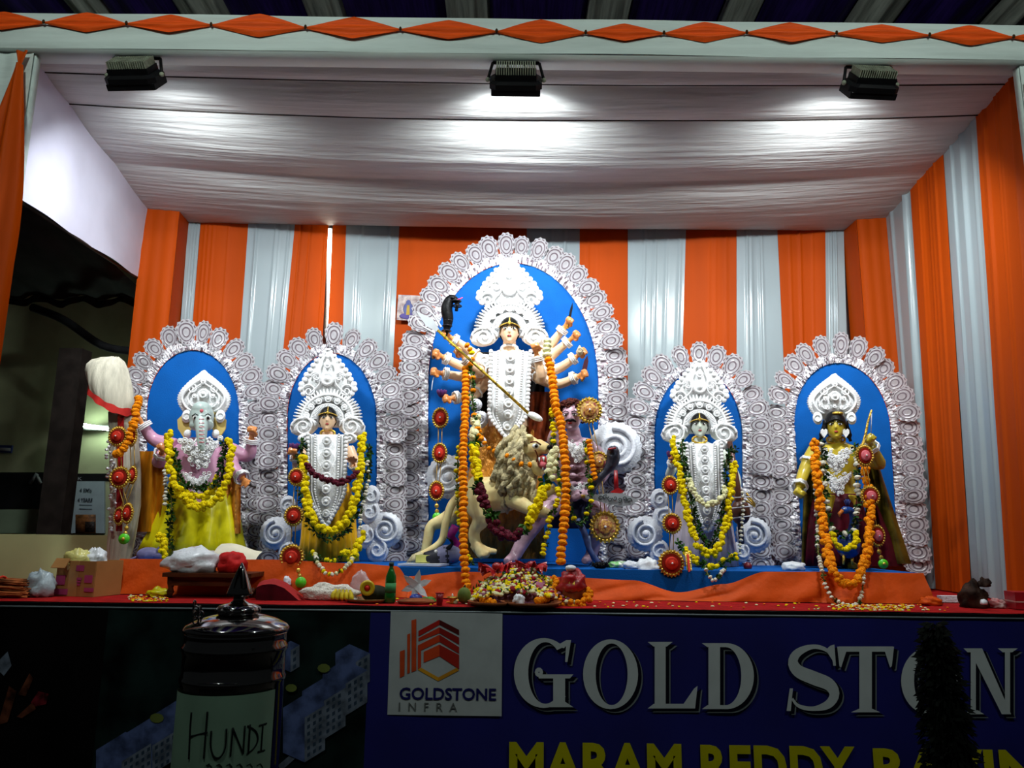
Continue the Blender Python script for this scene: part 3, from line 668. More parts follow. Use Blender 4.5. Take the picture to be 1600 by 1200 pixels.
def fan_crown(cx, cy, Rr, top, tw, Y, parent, side=True, hy=0):
    """pith crown: spiked fan round the head, tall scalloped crest above, scrolls beside the ears"""
    c = P(cx, cy, Y); u = U(Y); r = Rr*u
    mb = MB(); n = 34; pts = []
    for i in range(n*2+1):
        q = R(-14)+R(208)*i/(n*2); rr = r*(1 if i % 2 else .86); pts.append(c+Vector((math.cos(q)*rr, 0, math.sin(q)*rr*.93)))
    mb.plate(pts, .02)
    for i in range(n):
        q = R(-14)+R(208)*(i*2+1)/(n*2); e = Vector((math.cos(q), 0, math.sin(q)*.93)); mb.tube([c+e*r*.6+Vector((0, -.012, 0)), c+e*r*.99+Vector((0, -.008, 0))], [.055*r, .012*r], 6)
    for k, tr in ((.74, .045), (.46, .03)):
        mb.tube([c+Vector((math.cos(R(-5+190*i/24))*r*k, -.015, math.sin(R(-5+190*i/24))*r*k)) for i in range(25)], tr*r, 6)
    for i in range(7): q = R(12+156*i/6); boss(mb, c+Vector((math.cos(q)*r*.6, -.018, math.sin(q)*r*.6)), .095*r)
    for i in range(30): q = R(6*i); mb.tube([c+Vector((math.cos(q)*r*.3, -.02, math.sin(q)*r*.3)), c+Vector((math.cos(q)*r*.44, -.02, math.sin(q)*r*.44))], .014*r, 4)
    k1 = mb.build('spiked_crown', m_shola, parent)
    # crest
    mb = MB(); base = cy-Rr*.66; H = base-top; prof = [(0, .72), (.08, .9), (.17, 1.), (.27, .98), (.37, .86), (.47, .8), (.57, .68), (.67, .56), (.77, .44), (.87, .27), (.95, .14), (1., .05)]
    ol = [P(cx+tw*w_, base-H*t_, Y+.004) for t_, w_ in prof]; ol += [P(cx-tw*w_, base-H*t_, Y+.004) for t_, w_ in prof[::-1]]
    mb.plate(ol, .02)
    for t_, w_ in prof:
        rr = (.055+.075*w_)*tw*u*.9
        for s_ in (-1, 1): mb.ell(P(cx+s_*tw*w_*.95, base-H*t_, Y-.002), (rr, rr*.5, rr), 10, 6)
    for s_ in (-1, 1):
        mb.spiral(P(cx+s_*tw*.66, base-H*.13, Y-.01), tw*.26*u, 1.6, .04*tw*u, 0 if s_ > 0 else PI, s_)
        mb.spiral(P(cx+s_*tw*.42, base-H*.42, Y-.01), tw*.2*u, 1.4, .035*tw*u, 0 if s_ > 0 else PI, s_)
        mb.tube(crom([P(cx+s_*tw*.1, base-H*.95, Y-.01), P(cx+s_*tw*.3, base-H*.62, Y-.012), P(cx+s_*tw*.28, base-H*.3, Y-.012), P(cx+s_*tw*.75, base-H*.02, Y-.01)], .02), .03*tw*u, 6)
    boss(mb, P(cx, base-H*.38, Y-.012), .26*tw*u); boss(mb, P(cx, base-H*.68, Y-.012), .14*tw*u); mb.ell(P(cx, base-H*.86, Y-.012), (.07*tw*u, .01, .1*tw*u), 8, 6)
    mb.build('crest', m_shola, parent)
    if side:
        for s_ in (-1, 1):
            mb = MB(); q = P(cx+s_*Rr*.68, cy+Rr*.18+hy, Y-.02); pr = Rr*.33*u
            ol = []
            for i in range(22):
                a = 2*PI*i/22; ol.append(q+Vector((math.cos(a)*pr*1.15*(1+.05*(i % 2)), 0, math.sin(a)*pr*.8+.12*pr*math.cos(a)*s_*-1)))
            mb.plate(ol, .015); mb.spiral(q+Vector((0, -.01, 0)), pr*.85, 1.8, pr*.11, R(90), s_); mb.tube([q+Vector((math.cos(R(180*i/14))*pr*1.05, -.008, math.sin(R(180*i/14))*pr*.75)) for i in range(15)], pr*.1, 6)
            mb.build('ear_scroll', m_shola, parent)
def onion_crown(cx, top, bot, hw, Y, parent):
    """onion-shaped pith crown with a serrated rim"""
    u = U(Y); H = bot-top; prof = [(0, .04), (.06, .14), (.15, .36), (.27, .62), (.4, .84), (.52, .97), (.62, 1.), (.74, .95), (.86, .82), (.95, .66), (1., .5)]
    def hwid(t_):
        for (a, wa), (b, wb) in zip(prof, prof[1:]):
            if a <= t_ <= b: return wa+(wb-wa)*(t_-a)/(b-a)
        return .5
    pts = []; n = 40
    for i in range(n+1): t_ = 1-i/n; pts.append((cx+hw*hwid(t_)*(1+.05*(i % 2)), top+H*t_))
    for i in range(1, n+1): t_ = i/n; pts.append((cx-hw*hwid(t_)*(1+.05*(i % 2)), top+H*t_))
    mb = MB().plate([P(x, y, Y) for x, y in pts], .025)
    for sc, tr in ((.84, .05), (.62, .04)):
        path = [P(cx+hw*hwid(1-i/14)*sc, top+H*(.08+(1-sc)*.5)+(H*.86*sc)*(1-i/14), Y-.012) for i in range(15)]+[P(cx-hw*hwid(i/14)*sc, top+H*(.08+(1-sc)*.5)+(H*.86*sc)*(i/14), Y-.012) for i in range(1, 15)]
        mb.tube(path, tr*hw*u, 6)
    for x, y, r in ((0, .5, .2), (0, .24, .12), (-.36, .55, .1), (.36, .55, .1), (-.28, .75, .09), (.28, .75, .09), (0, .72, .08), (-.55, .7, .08), (.55, .7, .08)): boss(mb, P(cx+x*hw, top+H*y, Y-.014), r*hw*u)
    for s_ in (-1, 1):
        mb.spiral(P(cx+s_*hw*.45, top+H*.4, Y-.012), hw*.2*u, 1.4, .04*hw*u, R(90), s_)
        mb.ell(P(cx+s_*hw*.66, top+H*.98, Y-.012), (.2*hw*u, .012, .26*hw*u), 12, 7); mb.ring(P(cx+s_*hw*.66, top+H*.98, Y-.024), .13*hw*u, .03*hw*u)
    return mb.build('pith_crown', m_shola, parent)
def plastron(cx, top, bot, hw, Y, parent, lean=0., point=.65):
    """long white breast ornament with a beaded border, tapering to a point"""
    u = U(Y); H = bot-top
    def w_(t_): return hw*(1-.06*t_) if t_ < point else hw*(1-.06*point)*max(.05, 1-((t_-point)/(1-point))**1.3)
    ts = [i/24 for i in range(25)]; X = lambda t_: cx+lean*t_
    ol = [P(X(t_)+w_(t_), top+H*t_, Y) for t_ in ts]+[P(X(t_)-w_(t_), top+H*t_, Y) for t_ in ts[::-1]]
    mb = MB().plate(ol, .03)
    for s_ in (-1, 1):
        beads(mb, [P(X(t_)+s_*w_(t_), top+H*t_, Y-.004) for t_ in ts[::3]], hw*.12*u, 1.7)
        beads(mb, [P(X(t_)+s_*w_(t_)*.62, top+H*t_, Y-.006) for t_ in ts[::3]], hw*.065*u, 2)
        mb.tube([P(X(t_)+s_*w_(t_)*.8, top+H*t_, Y-.006) for t_ in ts], hw*.05*u, 5)
    k = int(H/(hw*.62))
    for i in range(k): t_ = (i+.5)/k*.93; boss(mb, P(X(t_), top+H*t_, Y-.01), min(.26*hw, w_(t_)*.5)*u)
    return mb.build('breast_ornament', m_shola, parent)
def flare(cx, cy, r, Y, sgn, parent, body=None, mat=None, turns=2.2):
    """big curled pith flourish: scalloped round end and tail running up beside the figure"""
    u = U(Y); c = P(cx, cy, Y); mb = MB(); n = 44; pts = []
    for j in range(n): q = 2*PI*j/n; rr = r*u*(1+.06*(j % 2)); pts.append(c+Vector((math.cos(q)*rr, 0, math.sin(q)*rr)))
    mb.plate(pts, .025); mb.spiral(c+Vector((0, -.01, 0)), r*u*.8, turns, r*u*.11, R(100), sgn, 40); mb.ell(c+Vector((0, -.015, 0)), (r*u*.2, .015, r*u*.2), 10, 6)
    if body:
        for k, (bx, by, bw) in enumerate(body):
            q = P(bx, by, Y+.01); mb.ell(q, (bw*u, .02, bw*u*1.2), 12, 7); mb.spiral(q+Vector((0, -.02, 0)), bw*u*.8, 1.3, bw*u*.14, R(60), sgn)
    return mb.build('curled_flourish', mat or m_shola2, parent)
def lace(cx, top, bot, hw, Y, parent, seed=1, name='lace_ornament'):
    """white lace-like breast ornament of studs, curls and leaves in a downward triangle"""
    rnd = random.Random(seed); mb = MB(); u = U(Y); H = bot-top; done = []
    for _ in range(900):
        t_ = rnd.random(); f = rnd.uniform(-1, 1); w_ = hw*(1-.72*t_**1.2)
        if t_ < .3 and abs(f) < .28-.6*t_: continue
        x, y = cx+f*w_, top+H*t_-abs(f)*hw*.22; r = hw*rnd.uniform(.09, .17)
        if any((x-a)**2+(y-b)**2 < ((r+c)*.78)**2 for a, b, c in done): continue
        done.append((x, y, r)); p = P(x, y, Y-.02*(1-f*f)+rnd.uniform(-.004, .004)); k = rnd.random()
        if k < .4: boss(mb, p, r*u*1.05)
        elif k < .7: mb.spiral(p, r*u, 1.4, r*u*.22, rnd.uniform(0, 6), rnd.choice((-1, 1)), 14)
        else:
            for j in range(5): q = 2*PI*j/5+x; mb.ell(p+Vector((math.cos(q)*r*u*.6, 0, math.sin(q)*r*u*.6)), (r*u*.42, r*u*.22, r*u*.42), 6, 5)
    mb.plate([P(cx-hw*.95, top-hw*.12, Y+.012), P(cx-hw*.5, top+H*.55, Y+.006), P(cx, bot-H*.04, Y), P(cx+hw*.5, top+H*.55, Y+.006), P(cx+hw*.95, top-hw*.12, Y+.012), P(cx, top+H*.2, Y)], .006)
    return mb.build(name, m_shola, parent)
# ------------------------------------------------------------------ the ten armed goddess
def circlet(c, h, yaw, parent):
    rot = Matrix.Rotation(yaw, 3, 'Z'); T = lambda x, y, z: c+rot @ Vector((x*h, y*h, z*h))
    mb = MB().tube([T(math.sin(R(a))*.40, -math.cos(R(a))*.43, .23-.10*abs(a)/75) for a in range(-75, 76, 15)], h*.026, 6)
    mb.tube([T(0, -.44, .22), T(0, -.38, .36), T(0, -.25, .48)], h*.026, 6); mb.ell(T(0, -.45, .22), (h*.06, h*.03, h*.075), 8, 6); return mb.build('gold_circlet', m_gold, parent)
Y = 5.2; u = U(Y)
D = thing('goddess_idol', 'ten armed goddess idol in white pith ornaments and tall crown', 'idol', Vector((P(797, 880, Y).x, Y, Z_PL)))
hc = P(796, 518, Y-.03); hh = 43*u
pieces = [(head_mb(hc, hh), 0), (MB().tube([P(796, 530, Y), P(796, 552, Y+.01)], [10*u, 12*u], 12), 0),
          (torso_mb(797, 545, 668, [(0, 13), (.05, 26), (.12, 38), (.25, 37), (.42, 33), (.6, 27), (.75, 27), (.9, 34), (1, 36)], Y+.02), 0)]
ARMS = [  # shoulder, elbow, wrist (px, px, depth), hand
    [(762, 572, .05), (735, 549, .05), (704, 527, -.02), 1], [(760, 576, .02), (722, 572, -.02), (691, 557, -.08), 1], [(760, 584, .0), (726, 589, -.06), (689, 583, -.12), 1],
    [(764, 578, -.05), (745, 578, -.16), (724, 557, -.2), 1], [(762, 592, .0), (738, 618, -.06), (706, 622, -.14), 1],
    [(836, 572, .05), (860, 540, .04), (883, 510, -.02), -1], [(838, 576, .03), (866, 552, 0), (892, 530, -.05), -1], [(838, 582, .0), (872, 576, -.03), (902, 556, -.08), -1],
    [(838, 588, .0), (872, 600, -.06), (903, 588, -.12), -1], [(832, 576, -.06), (846, 592, -.17), (838, 553, -.22), -1]]
hands = []; fore = []
for a in ARMS:
    mb, wr, d = arm(a[:3], 10.5*u, Y); pieces.append((mb, 0)); fm = fist(wr, d, 19*u, a[3]); pieces.append((fm, 1)); hands.append((wr+d*19*u*.5, d)); fore.append((wr, d))
fuse('body', pieces, [m_skin, m_skin_o], .0055, D)
face(hc, hh, D)
for i, (wr, d) in enumerate(fore):
    el = P(*ARMS[i][1][:2], Y+ARMS[i][1][2]); sh = P(*ARMS[i][0][:2], Y+ARMS[i][0][2])
    cuff(wr-d*.035, d, 7.5*u, .028, D); cuff(el.lerp(sh, .25), sh-el, 10*u, .012, D, 'armlet')
hair_cap(hc, hh, 0, 'hair', D)
circlet(hc, hh, 0, D)
MB().grid(lambda a, b: P(741+110*a, 550+96*b, Y+.05+.02*math.sin(a*40)*b), 40, 6).build('long_hair', m_hair, D)
fan_crown(796, 516, 58, 405, 50, Y+.06, D)
plastron(798, 549, 684, 31, Y-.16, D, lean=-6, point=.72)
for s_, x in ((-1, 757), (1, 838)):                 # shoulder pieces
    mb = MB(); mb.ell(P(x, 563, Y-.13), (15*u, .02, 10*u), 14, 8); mb.spiral(P(x, 563, Y-.15), 10*u, 1.5, 1.8*u, 0, s_); mb.tube([P(x-14, 572, Y-.14), P(x, 577, Y-.15), P(x+14, 568, Y-.14)], 2*u, 6); mb.build('shoulder_ornament', m_shola, D)
MB().ring(P(796, 545, Y-.05), 13*u, 2.2*u, sq=.5).build('neck_lace', m_shola, D)
skirt([(796, 640, 34), (795, 665, 44), (793, 700, 52), (790, 740, 56), (788, 790, 58), (788, 872, 60)], Y+.06, 'brocade_skirt', m_bronze, D, .5, 26, .05)
MB().grid(lambda a, b: P(826+40*a, 612+78*b, Y-.02-.03*math.sin(a*12+b*3)), 20, 12).build('rust_shawl', M('rust_cloth', (120, 50, 22), .5, var=.3, vs=20), D)
for x, y, r, s_ in ((750, 655, 13, 1), (744, 632, 9, 1), (752, 690, 8, -1)): flare(x, y, r, Y-.1, s_, D)
flare(700, 745, 33, Y+.1, 1, D); flare(962, 700, 40, Y+.15, -1, D)
# weapons held in the hands
ta, tb = P(684, 516, Y-.26), P(826, 646, Y-.26)
t = thing('long_spear', 'gold banded spear slanting across the ten armed goddess', 'spear', tb)
MB().tube([ta, tb], 2.2*u, 8).build('shaft', M('gold_paint', (224, 190, 60), .35, metal=.6, var=.35, vs=60), t)
d = (ta-tb).normalized(); n_ = Vector((d.z, 0, -d.x)); q = P(650, 486, Y-.26); sp = [ta-d*.01]
mb = MB().plate([ta+n_*.012, ta.lerp(q, .4)+n_*.035, q, ta.lerp(q, .4)-n_*.03, ta-n_*.012], .008); mb.tube([ta+n_*.03, ta.lerp(q, .5)+n_*.06, ta.lerp(q, .85)+n_*.055], [.008, .002], 6); mb.tube([ta-n_*.03, ta.lerp(q, .5)-n_*.05, ta.lerp(q, .9)-n_*.03], [.008, .002], 6); mb.build('silver_head', m_steel, t, False)
mb = MB(); e = P(846, 656, Y-.26); mb.ell(tb.lerp(e, .5), ((e-tb).length*.6, .02, 5.5*u), 12, 8, Matrix.Rotation(math.atan2(-(e-tb).z, (e-tb).x), 3, 'Y')); mb.build('white_butt', m_shola, t)
m_bk = M('dark_metal', (40, 38, 44), .3, metal=.5, var=.3)
def held(name, label, cat, mb, mat, loc, extra=None):
    o = mb.build(name, mat, None, True, origin=Vector(loc)); tag(o, label, cat)
    return o
h0 = hands[0][0]
t = thing('plaited_hair', 'black plaited tuft held up by the goddess', 'ornament', h0)
pth = crom([h0+Vector((0, -.02, -.02)), P(700, 500, Y-.06), P(698, 482, Y-.06), P(704, 467, Y-.06), P(714, 472, Y-.07), P(713, 486, Y-.07)], .012)
MB().tube(pth, [.012+.028*math.sin(PI*min(1, i/(len(pth)-1)*1.1)) for i in range(len(pth))], 8).build('braid', m_hair, t)
for i in range(3, len(pth)-2, 3): MB().ring(pth[i], .03, .006, 12, 5, 'Z').build('band', m_bk, t)
MB().tube([P(712, 470, Y-.08), P(723, 465, Y-.09)], [.008, .003], 6).build('red_tip', M('hot_pink', (225, 60, 120), .4), t)
def blade(name, label, a, b, w_, mat, cat='weapon'):
    a, b = Vector(a), Vector(b); d = (b-a).normalized(); n_ = Vector((d.z, 0, -d.x)); t = thing(name, label, cat, a)
    MB().tube([a-d*.05, a+d*.03], .009, 8).build('grip', m_gold, t); MB().plate([a+d*.03+n_*w_, a.lerp(b, .7)+n_*w_*.9, b, a.lerp(b, .7)-n_*w_*.9, a+d*.03-n_*w_], .008).build('blade', mat, t, False); return t
blade('dagger', 'small dagger in the topmost fist of the goddess', hands[5][0], P(895, 472, Y-.04), .009, m_bk)
blade('arrow_head', 'dark arrow tip above the lowest fist of the goddess', hands[8][0], P(918, 555, Y-.15), .016, M('arrow_rust', (96, 50, 60), .4, metal=.4))
c = hands[7][0]+Vector((-.02, -.03, .0)); mb = MB(); mb.lathe([(.001, -.035), (.02, -.02), (.026, 0), (.016, .02), (.012, .03), (.001, .045)], c, 12); mb.spiral(c+Vector((0, -.025, 0)), .02, 1.6, .004)
held('conch_shell', 'pale conch shell held in a fist of the goddess', 'shell', mb, M('conch', (196, 180, 150), .4), c)
c = P(690, 618, Y-.18); t = thing('lotus_bud', 'purple lotus bud held low by the goddess', 'flower', c)
for k in range(8): q = 2*PI*k/8; MB().ell(c+Vector((math.cos(q)*.018, math.sin(q)*.018, .012)), (.012, .012, .03), 7, 5, Matrix.Rotation(.5, 3, Vector((-math.sin(q), math.cos(q), 0)))).build('petal', M('lotus_purple', (96, 50, 104), .5), t)
mb = MB().tube(crom([hands[1][0], P(676, 560, Y-.12), P(676, 540, Y-.12)], .01), [.008, .003], 6)
held('small_bow', 'thin brown bow end in an upper fist of the goddess', 'weapon', mb, M('bow_brown', (120, 80, 40), .5), hands[1][0])
mb = MB().tube(crom([hands[2][0], P(676, 596, Y-.15), P(674, 612, Y-.15)], .01), .003, 5)
held('thread', 'thin white thread hanging from a fist of the goddess', 'thread', mb, m_shola2, hands[2][0])

# ------------------------------------------------------------------ the lion
YL = 4.93; u = U(YL)
L_ = thing('lion_idol', 'cream painted lion with shaggy mane under the ten armed goddess', 'idol', Vector((P(770, 878, YL).x, YL, Z_PL)))
def chain(pts, rs, n=12): 
    p = [P(x, y, YL+dy) for x, y, dy in pts]; q = crom(p, .025); k = len(q)
    rr = []
    for i in range(k):
        s_ = i/(k-1)*(len(rs)-1); a = int(min(s_, len(rs)-2)); rr.append((rs[a]+(rs[a+1]-rs[a])*(s_-a))*u)
    return MB().tube(q, rr, n)
zf = lambda x, dy: P(x, 600, YL+dy).x
body = [(chain([(733, 762, .08), (752, 770, .06), (778, 772, .03), (805, 758, 0), (818, 735, -.02)], [22, 27, 31, 33, 26]), 0),
        (chain([(738, 770, .0), (748, 795, -.05), (752, 812, -.06), (741, 830, -.04), (743, 852, -.04)], [19, 20, 15, 9, 9]), 0),          # near hind leg: thigh, knee, hock, shank
        (chain([(742, 850, -.04), (752, 862, -.07), (768, 868, -.1)], [9, 9, 5]), 0), (chain([(746, 852, -.06), (750, 866, -.1), (757, 876, -.13)], [7, 7, 4]), 0), (chain([(748, 852, -.04), (760, 860, -.05), (777, 862, -.05)], [6, 6, 4]), 0),
        (chain([(728, 775, .15), (712, 802, .16), (690, 815, .16), (674, 822, .16), (668, 845, .16), (662, 872, .16)], [18, 16, 13, 9, 8, 7]), 0), (chain([(662, 868, .15), (676, 876, .1)], [8, 6]), 0),
        (chain([(796, 775, -.05), (812, 786, -.12), (832, 797, -.16), (850, 800, -.18)], [17, 13, 10, 9]), 0), (chain([(848, 800, -.18), (862, 804, -.2)], [9, 6]), 0),
        (chain([(800, 775, .08), (826, 778, .06), (852, 770, .04), (872, 760, .02)], [16, 12, 10, 8]), 0),
        (chain([(818, 700, -.02), (838, 702, -.06), (850, 703, -.08)], [24, 19, 12]), 0), (chain([(840, 698, -.07), (857, 702, -.1)], [13, 8]), 0),   # head, upper jaw
        (chain([(832, 724, -.05), (842, 736, -.07), (853, 740, -.09)], [13, 9, 6]), 0), (MB().ell(P(826, 683, YL-.1), (8*u, 8*u, 5*u), 10, 7), 0), (MB().ell(P(804, 686, YL-.05), (8*u, 5*u, 9*u), 10, 7), 0)]
fuse('body', body, [m_lion], .008, L_, 3)
MB().tube(crom([P(722, 772, YL+.05), P(706, 788, YL), P(697, 815, YL-.02), P(690, 845, YL-.02), P(668, 862, YL-.04), P(650, 870, YL-.06)], .02), [7*u, 5*u], 9).build('tail', m_lion, L_)
MB().tube([P(660, 866, YL-.05), P(648, 874, YL-.07), P(636, 880, YL-.08)], [6*u, 8*u, 2*u], 8).build('tail_tuft', m_mane, L_)
mb = MB(); rnd = random.Random(5)
for i in range(150):                                   # locks of the mane
    a = rnd.uniform(R(70), R(320)); rad = rnd.uniform(.2, 1.); x = 812+math.cos(a)*36*rad*.95; y = 722-math.sin(a)*58*rad
    if x > 836 and y < 738: continue
    if y < 700 and x > 822: continue
    dy = -.05-.10*(1-rad*rad)+rnd.uniform(-.02, .02); q = P(x, y, YL+dy); ln = rnd.uniform(.07, .12); sx = rnd.uniform(-.03, .03)-.02
    mb.tube(crom([q, q+Vector((sx*.6, -.02, -ln*.4)), q+Vector((sx+rnd.uniform(-.02, .02), -.012, -ln*.8)), q+Vector((sx*.4+rnd.uniform(-.02, .02), 0, -ln*1.1))], .025), [.018, .02, .017, .005], 6)
mb.ell(P(808, 728, YL+.0), (34*u, .12, 54*u), 16, 10); mb.build('mane', m_mane, L_)
e = MB().ell(P(837, 697, YL-.155), (5.5*u, .012, 4.5*u), 10, 7).build('eye', m_eye, L_); MB().ell(P(838, 697, YL-.17), (2.6*u, .008, 3*u), 8, 6).build('iris', m_iris, e)
MB().tube([P(829, 691, YL-.15), P(838, 690, YL-.165), P(845, 695, YL-.15)], 1.4*u, 6).build('brow_line', M('brow_brown', (110, 50, 30), .5), L_)
MB().ell(P(859, 699, YL-.12), (4.5*u, .03, 4*u), 10, 7).build('nose', m_hair, L_)
mo = MB().ell(P(848, 722, YL-.09), (9*u, .045, 11*u), 12, 8).build('mouth', m_lip, L_)
for x, y, s_ in ((842, 715, -1), (849, 714, -1), (855, 712, -1), (848, 735, 1), (854, 735, 1)): MB().tube([P(x, y, YL-.135), P(x+1, y-s_*8, YL-.14)], [2.2*u, .3*u], 6).build('tooth', m_eye, mo)
MB().tube([P(844, 724, YL-.12), P(852, 727, YL-.15)], [5*u, 3.5*u], 8, flat=.5).build('tongue', m_pink, mo)
MB().tube(crom([P(836, 703, YL-.155), P(840, 712, YL-.145), P(838, 724, YL-.13)], .02), 1.2*u, 5).build('cheek_line', MATS['brow_brown'], L_)

# ------------------------------------------------------------------ the demon
YD = 5.02; u = U(YD)
A = thing('demon_idol', 'mauve skinned demon idol with brown curls holding a sword', 'idol', Vector((P(900, 882, YD).x, YD, Z_PL)))
dh = P(893, 652, YD-.05); dhh = 44*u
pcs = [(head_mb(dh, dhh, R(-12)), 0), (MB().tube([P(895, 668, YD), P(898, 688, YD+.02)], [10*u, 12*u], 12), 0),
       (torso_mb(902, 684, 776, [(0, 14), (.06, 26), (.15, 33), (.3, 31), (.5, 25), (.7, 22), (.85, 24), (1, 25)], YD), 0)]
for x, y, r in ((892, 708, 11), (912, 708, 11), (895, 730, 6), (908, 730, 6), (895, 743, 6), (908, 743, 6), (896, 756, 6), (907, 756, 6)): pcs.append((MB().ell(P(x, y, YD-.085), (r*u, .025, r*u*.75), 10, 7), 0))
for a, hand in (([(880, 702, -.02), (872, 742, -.06), (893, 768, -.14)], 1), ([(926, 702, 0), (944, 735, -.02), (920, 768, -.12)], -1), ([(880, 700, 0), (864, 690, -.1), (868, 672, -.14)], 1)):
    mb, wr, d = arm(a, 13*u, YD); pcs.append((mb, 0)); pcs.append((fist(wr, d, 21*u, hand), 0))
for leg in ([(892, 775, 0), (852, 800, -.16), (826, 832, -.18), (812, 855, -.2), (802, 874, -.22)], [(912, 778, 0), (938, 806, -.08), (930, 842, -.02), (922, 874, 0)]):
    p = [P(x, y, YD+dy) for x, y, dy in leg]; q = crom(p, .025); pcs.append((MB().tube(q, [(19-10*i/(len(q)-1))*u for i in range(len(q))], 12), 0))
    f = q[-1]; pcs.append((MB().tube([f+Vector((0, .03, -.0)), f+Vector((-.02, -.03, -.015)), f+Vector((-.05, -.09, -.025))], [.035, .036, .022], 10), 0))
fuse('body', pcs, [m_skin_d], .007, A, 3)
face(dh, dhh, A, m_lip, R(-12), stache=True, bindi=False)
mb = MB(); rnd = random.Random(9)
for i in range(150):
    v = Vector((rnd.gauss(0, 1), rnd.gauss(0, 1), rnd.gauss(.5, 1))).normalized()
    if v.y < -.25 and v.z < .42: continue
    if v.z < -.55: continue
    c = dh+Vector((v.x*dhh*.5, v.y*dhh*.5+.02, v.z*dhh*.5+dhh*.12)); mb.ring(c, dhh*.07, dhh*.035, 8, 5, rnd.choice('XYZ'))
mb.build('curly_hair', M('brown_curls', (84, 34, 26), .7, var=.3, vs=30), A)
lace(902, 690, 724, 20, YD-.12, A, 3, 'white_collar'); lace(898, 758, 776, 20, YD-.13, A, 4, 'white_belt')
mb = MB(); rings = []
for k, (y, hw) in enumerate(((768, 26), (785, 34), (805, 40), (826, 42))): 
    c = P(906, y, YD-.01); rings.append([c+Vector((math.cos(2*PI*j/48)*hw*u*(1+.05*k*math.sin(j*1.57)), math.sin(2*PI*j/48)*hw*u*.6*(1+.05*k*math.sin(j*1.57)), 0)) for j in range(48)])
mb.loft(rings).build('dark_loincloth', M('navy_cloth', (40, 44, 74), .5, var=.3, vs=12), A)
sa, sb = P(905, 775, YD-.18), P(998, 782, YD-.22); d = (sb-sa).normalized(); n_ = Vector((d.z, 0, -d.x))
t = thing('curved_sword', 'broad silver engraved sword in the fist of the demon', 'sword', sa)
T = lambda f, o_: sa.lerp(sb, f)+Vector((0, 0, 1))*o_*u
MB().plate([T(.1, 3), T(.3, 4), T(.55, 8), T(.72, 9), T(.88, 4), T(1, 1), T(.92, -6), T(.72, -11), T(.5, -9), T(.3, -5), T(.1, -3)], .012).build('blade', m_steel, t, False)
mb = MB()
for k in range(7): mb.spiral(T(.36+.08*k, -1+(k % 2)*2)+Vector((0, -.006, 0)), 4*u, 1.2, .7*u, k)
mb.build('engraving', M('dark_engraving', (50, 60, 58), .4, metal=.7), t)
MB().tube([T(-.08, 0), T(.1, 0)], 2.5*u, 8).build('grip', m_gold, t)
MB().plate([T(.52, 9), T(.66, 17), T(.76, 12), T(.7, 8)], .01).build('red_ribbon', m_red, t, False)
cob = crom([P(916, 800, YD-.05), P(922, 775, YD-.12), P(930, 755, YD-.15), P(945, 737, YD-.15), P(956, 722, YD-.15), P(958, 706, YD-.17), P(954, 700, YD-.21)], .015)
t = thing('cobra', 'dark grey cobra rearing beside the demon', 'snake', cob[0])
MB().tube(cob, [(6.5 if i < len(cob)*.6 else 6.5+4*math.sin(PI*(i/len(cob)-.6)/.4)) *u if i < len(cob)-2 else 4*u for i in range(len(cob))], 10).build('body', M('snake_grey', (58, 60, 72), .3, var=.3, vs=40), t)
MB().tube([P(950, 702, YD-.23), P(962, 700, YD-.22)], 1.5*u, 5).build('red_mark', m_red, t)
MB().tube([P(962, 735, YD-.2), P(963, 765, YD-.2)], [3*u, 4*u], 6, flat=.3).build('red_ribbon', m_red, t)
for k, (pa, w_, tone, lab) in enumerate((([(902, 812, -.2), (912, 830, -.22), (922, 860, -.22), (940, 885, -.22)], 5, (70, 84, 130), 'blue grey snake coiling down from the demon to the plinth'), ([(918, 838, -.16), (922, 860, -.18), (930, 880, -.2)], 4, (110, 130, 165), 'pale blue snake beside the demon leg'))):
    pth = crom([P(x, y, YD+dy) for x, y, dy in pa], .02); o = MB().tube(pth, [w_*u, w_*.7*u], 8).build('snake', M('snake_blue%d' % k, tone, .35, var=.25, vs=30), None, origin=pth[-1]); tag(o, lab, 'snake')
# buffalo lying at the feet
YBf = 4.8; u = U(YBf); t = thing('buffalo_head', 'grey buffalo head lying on the plinth by the lion tail', 'idol', Vector((P(695, 890, YBf).x, YBf, Z_PL)))
zq = Z_PL; bx = P(695, 880, YBf).x
fuse('head', [(MB().ell((bx+.02, YBf, zq+.065), (.09, .08, .06), 14, 10), 0), (MB().tube([(bx, YBf-.02, zq+.055), (bx-.07, YBf-.05, zq+.045), (bx-.12, YBf-.07, zq+.04)], [.055, .05, .04], 12), 1)], [M('buffalo_grey', (112, 112, 140), .5), M('buffalo_dark', (40, 40, 48), .5)], .008, t, 3)
for s_ in (-1, 1): MB().tube(crom([(bx+.02, YBf+s_*.05, zq+.1), (bx+.05, YBf+s_*.1, zq+.14), (bx, YBf+s_*.11, zq+.18)], .02), [.016, .004], 7).build('horn', m_hair, t)
for s_ in (-1, 1): MB().ell((bx-.05, YBf-.03+s_*.045, zq+.085), .011, 8, 6).build('eye', m_eye, t)
o = MB().tube(crom([P(712, 822, YBf), P(705, 838, YBf-.02), P(714, 852, YBf), P(706, 866, YBf-.03), P(712, 880, YBf-.05)], .015), [.03, .018], 6, flat=.3).build('magenta_ribbon', M('magenta_ribbon', (140, 20, 110), .45, var=.3), None, origin=P(712, 880, YBf)); tag(o, 'crumpled magenta ribbon hanging beside the lion hind leg', 'ribbon')

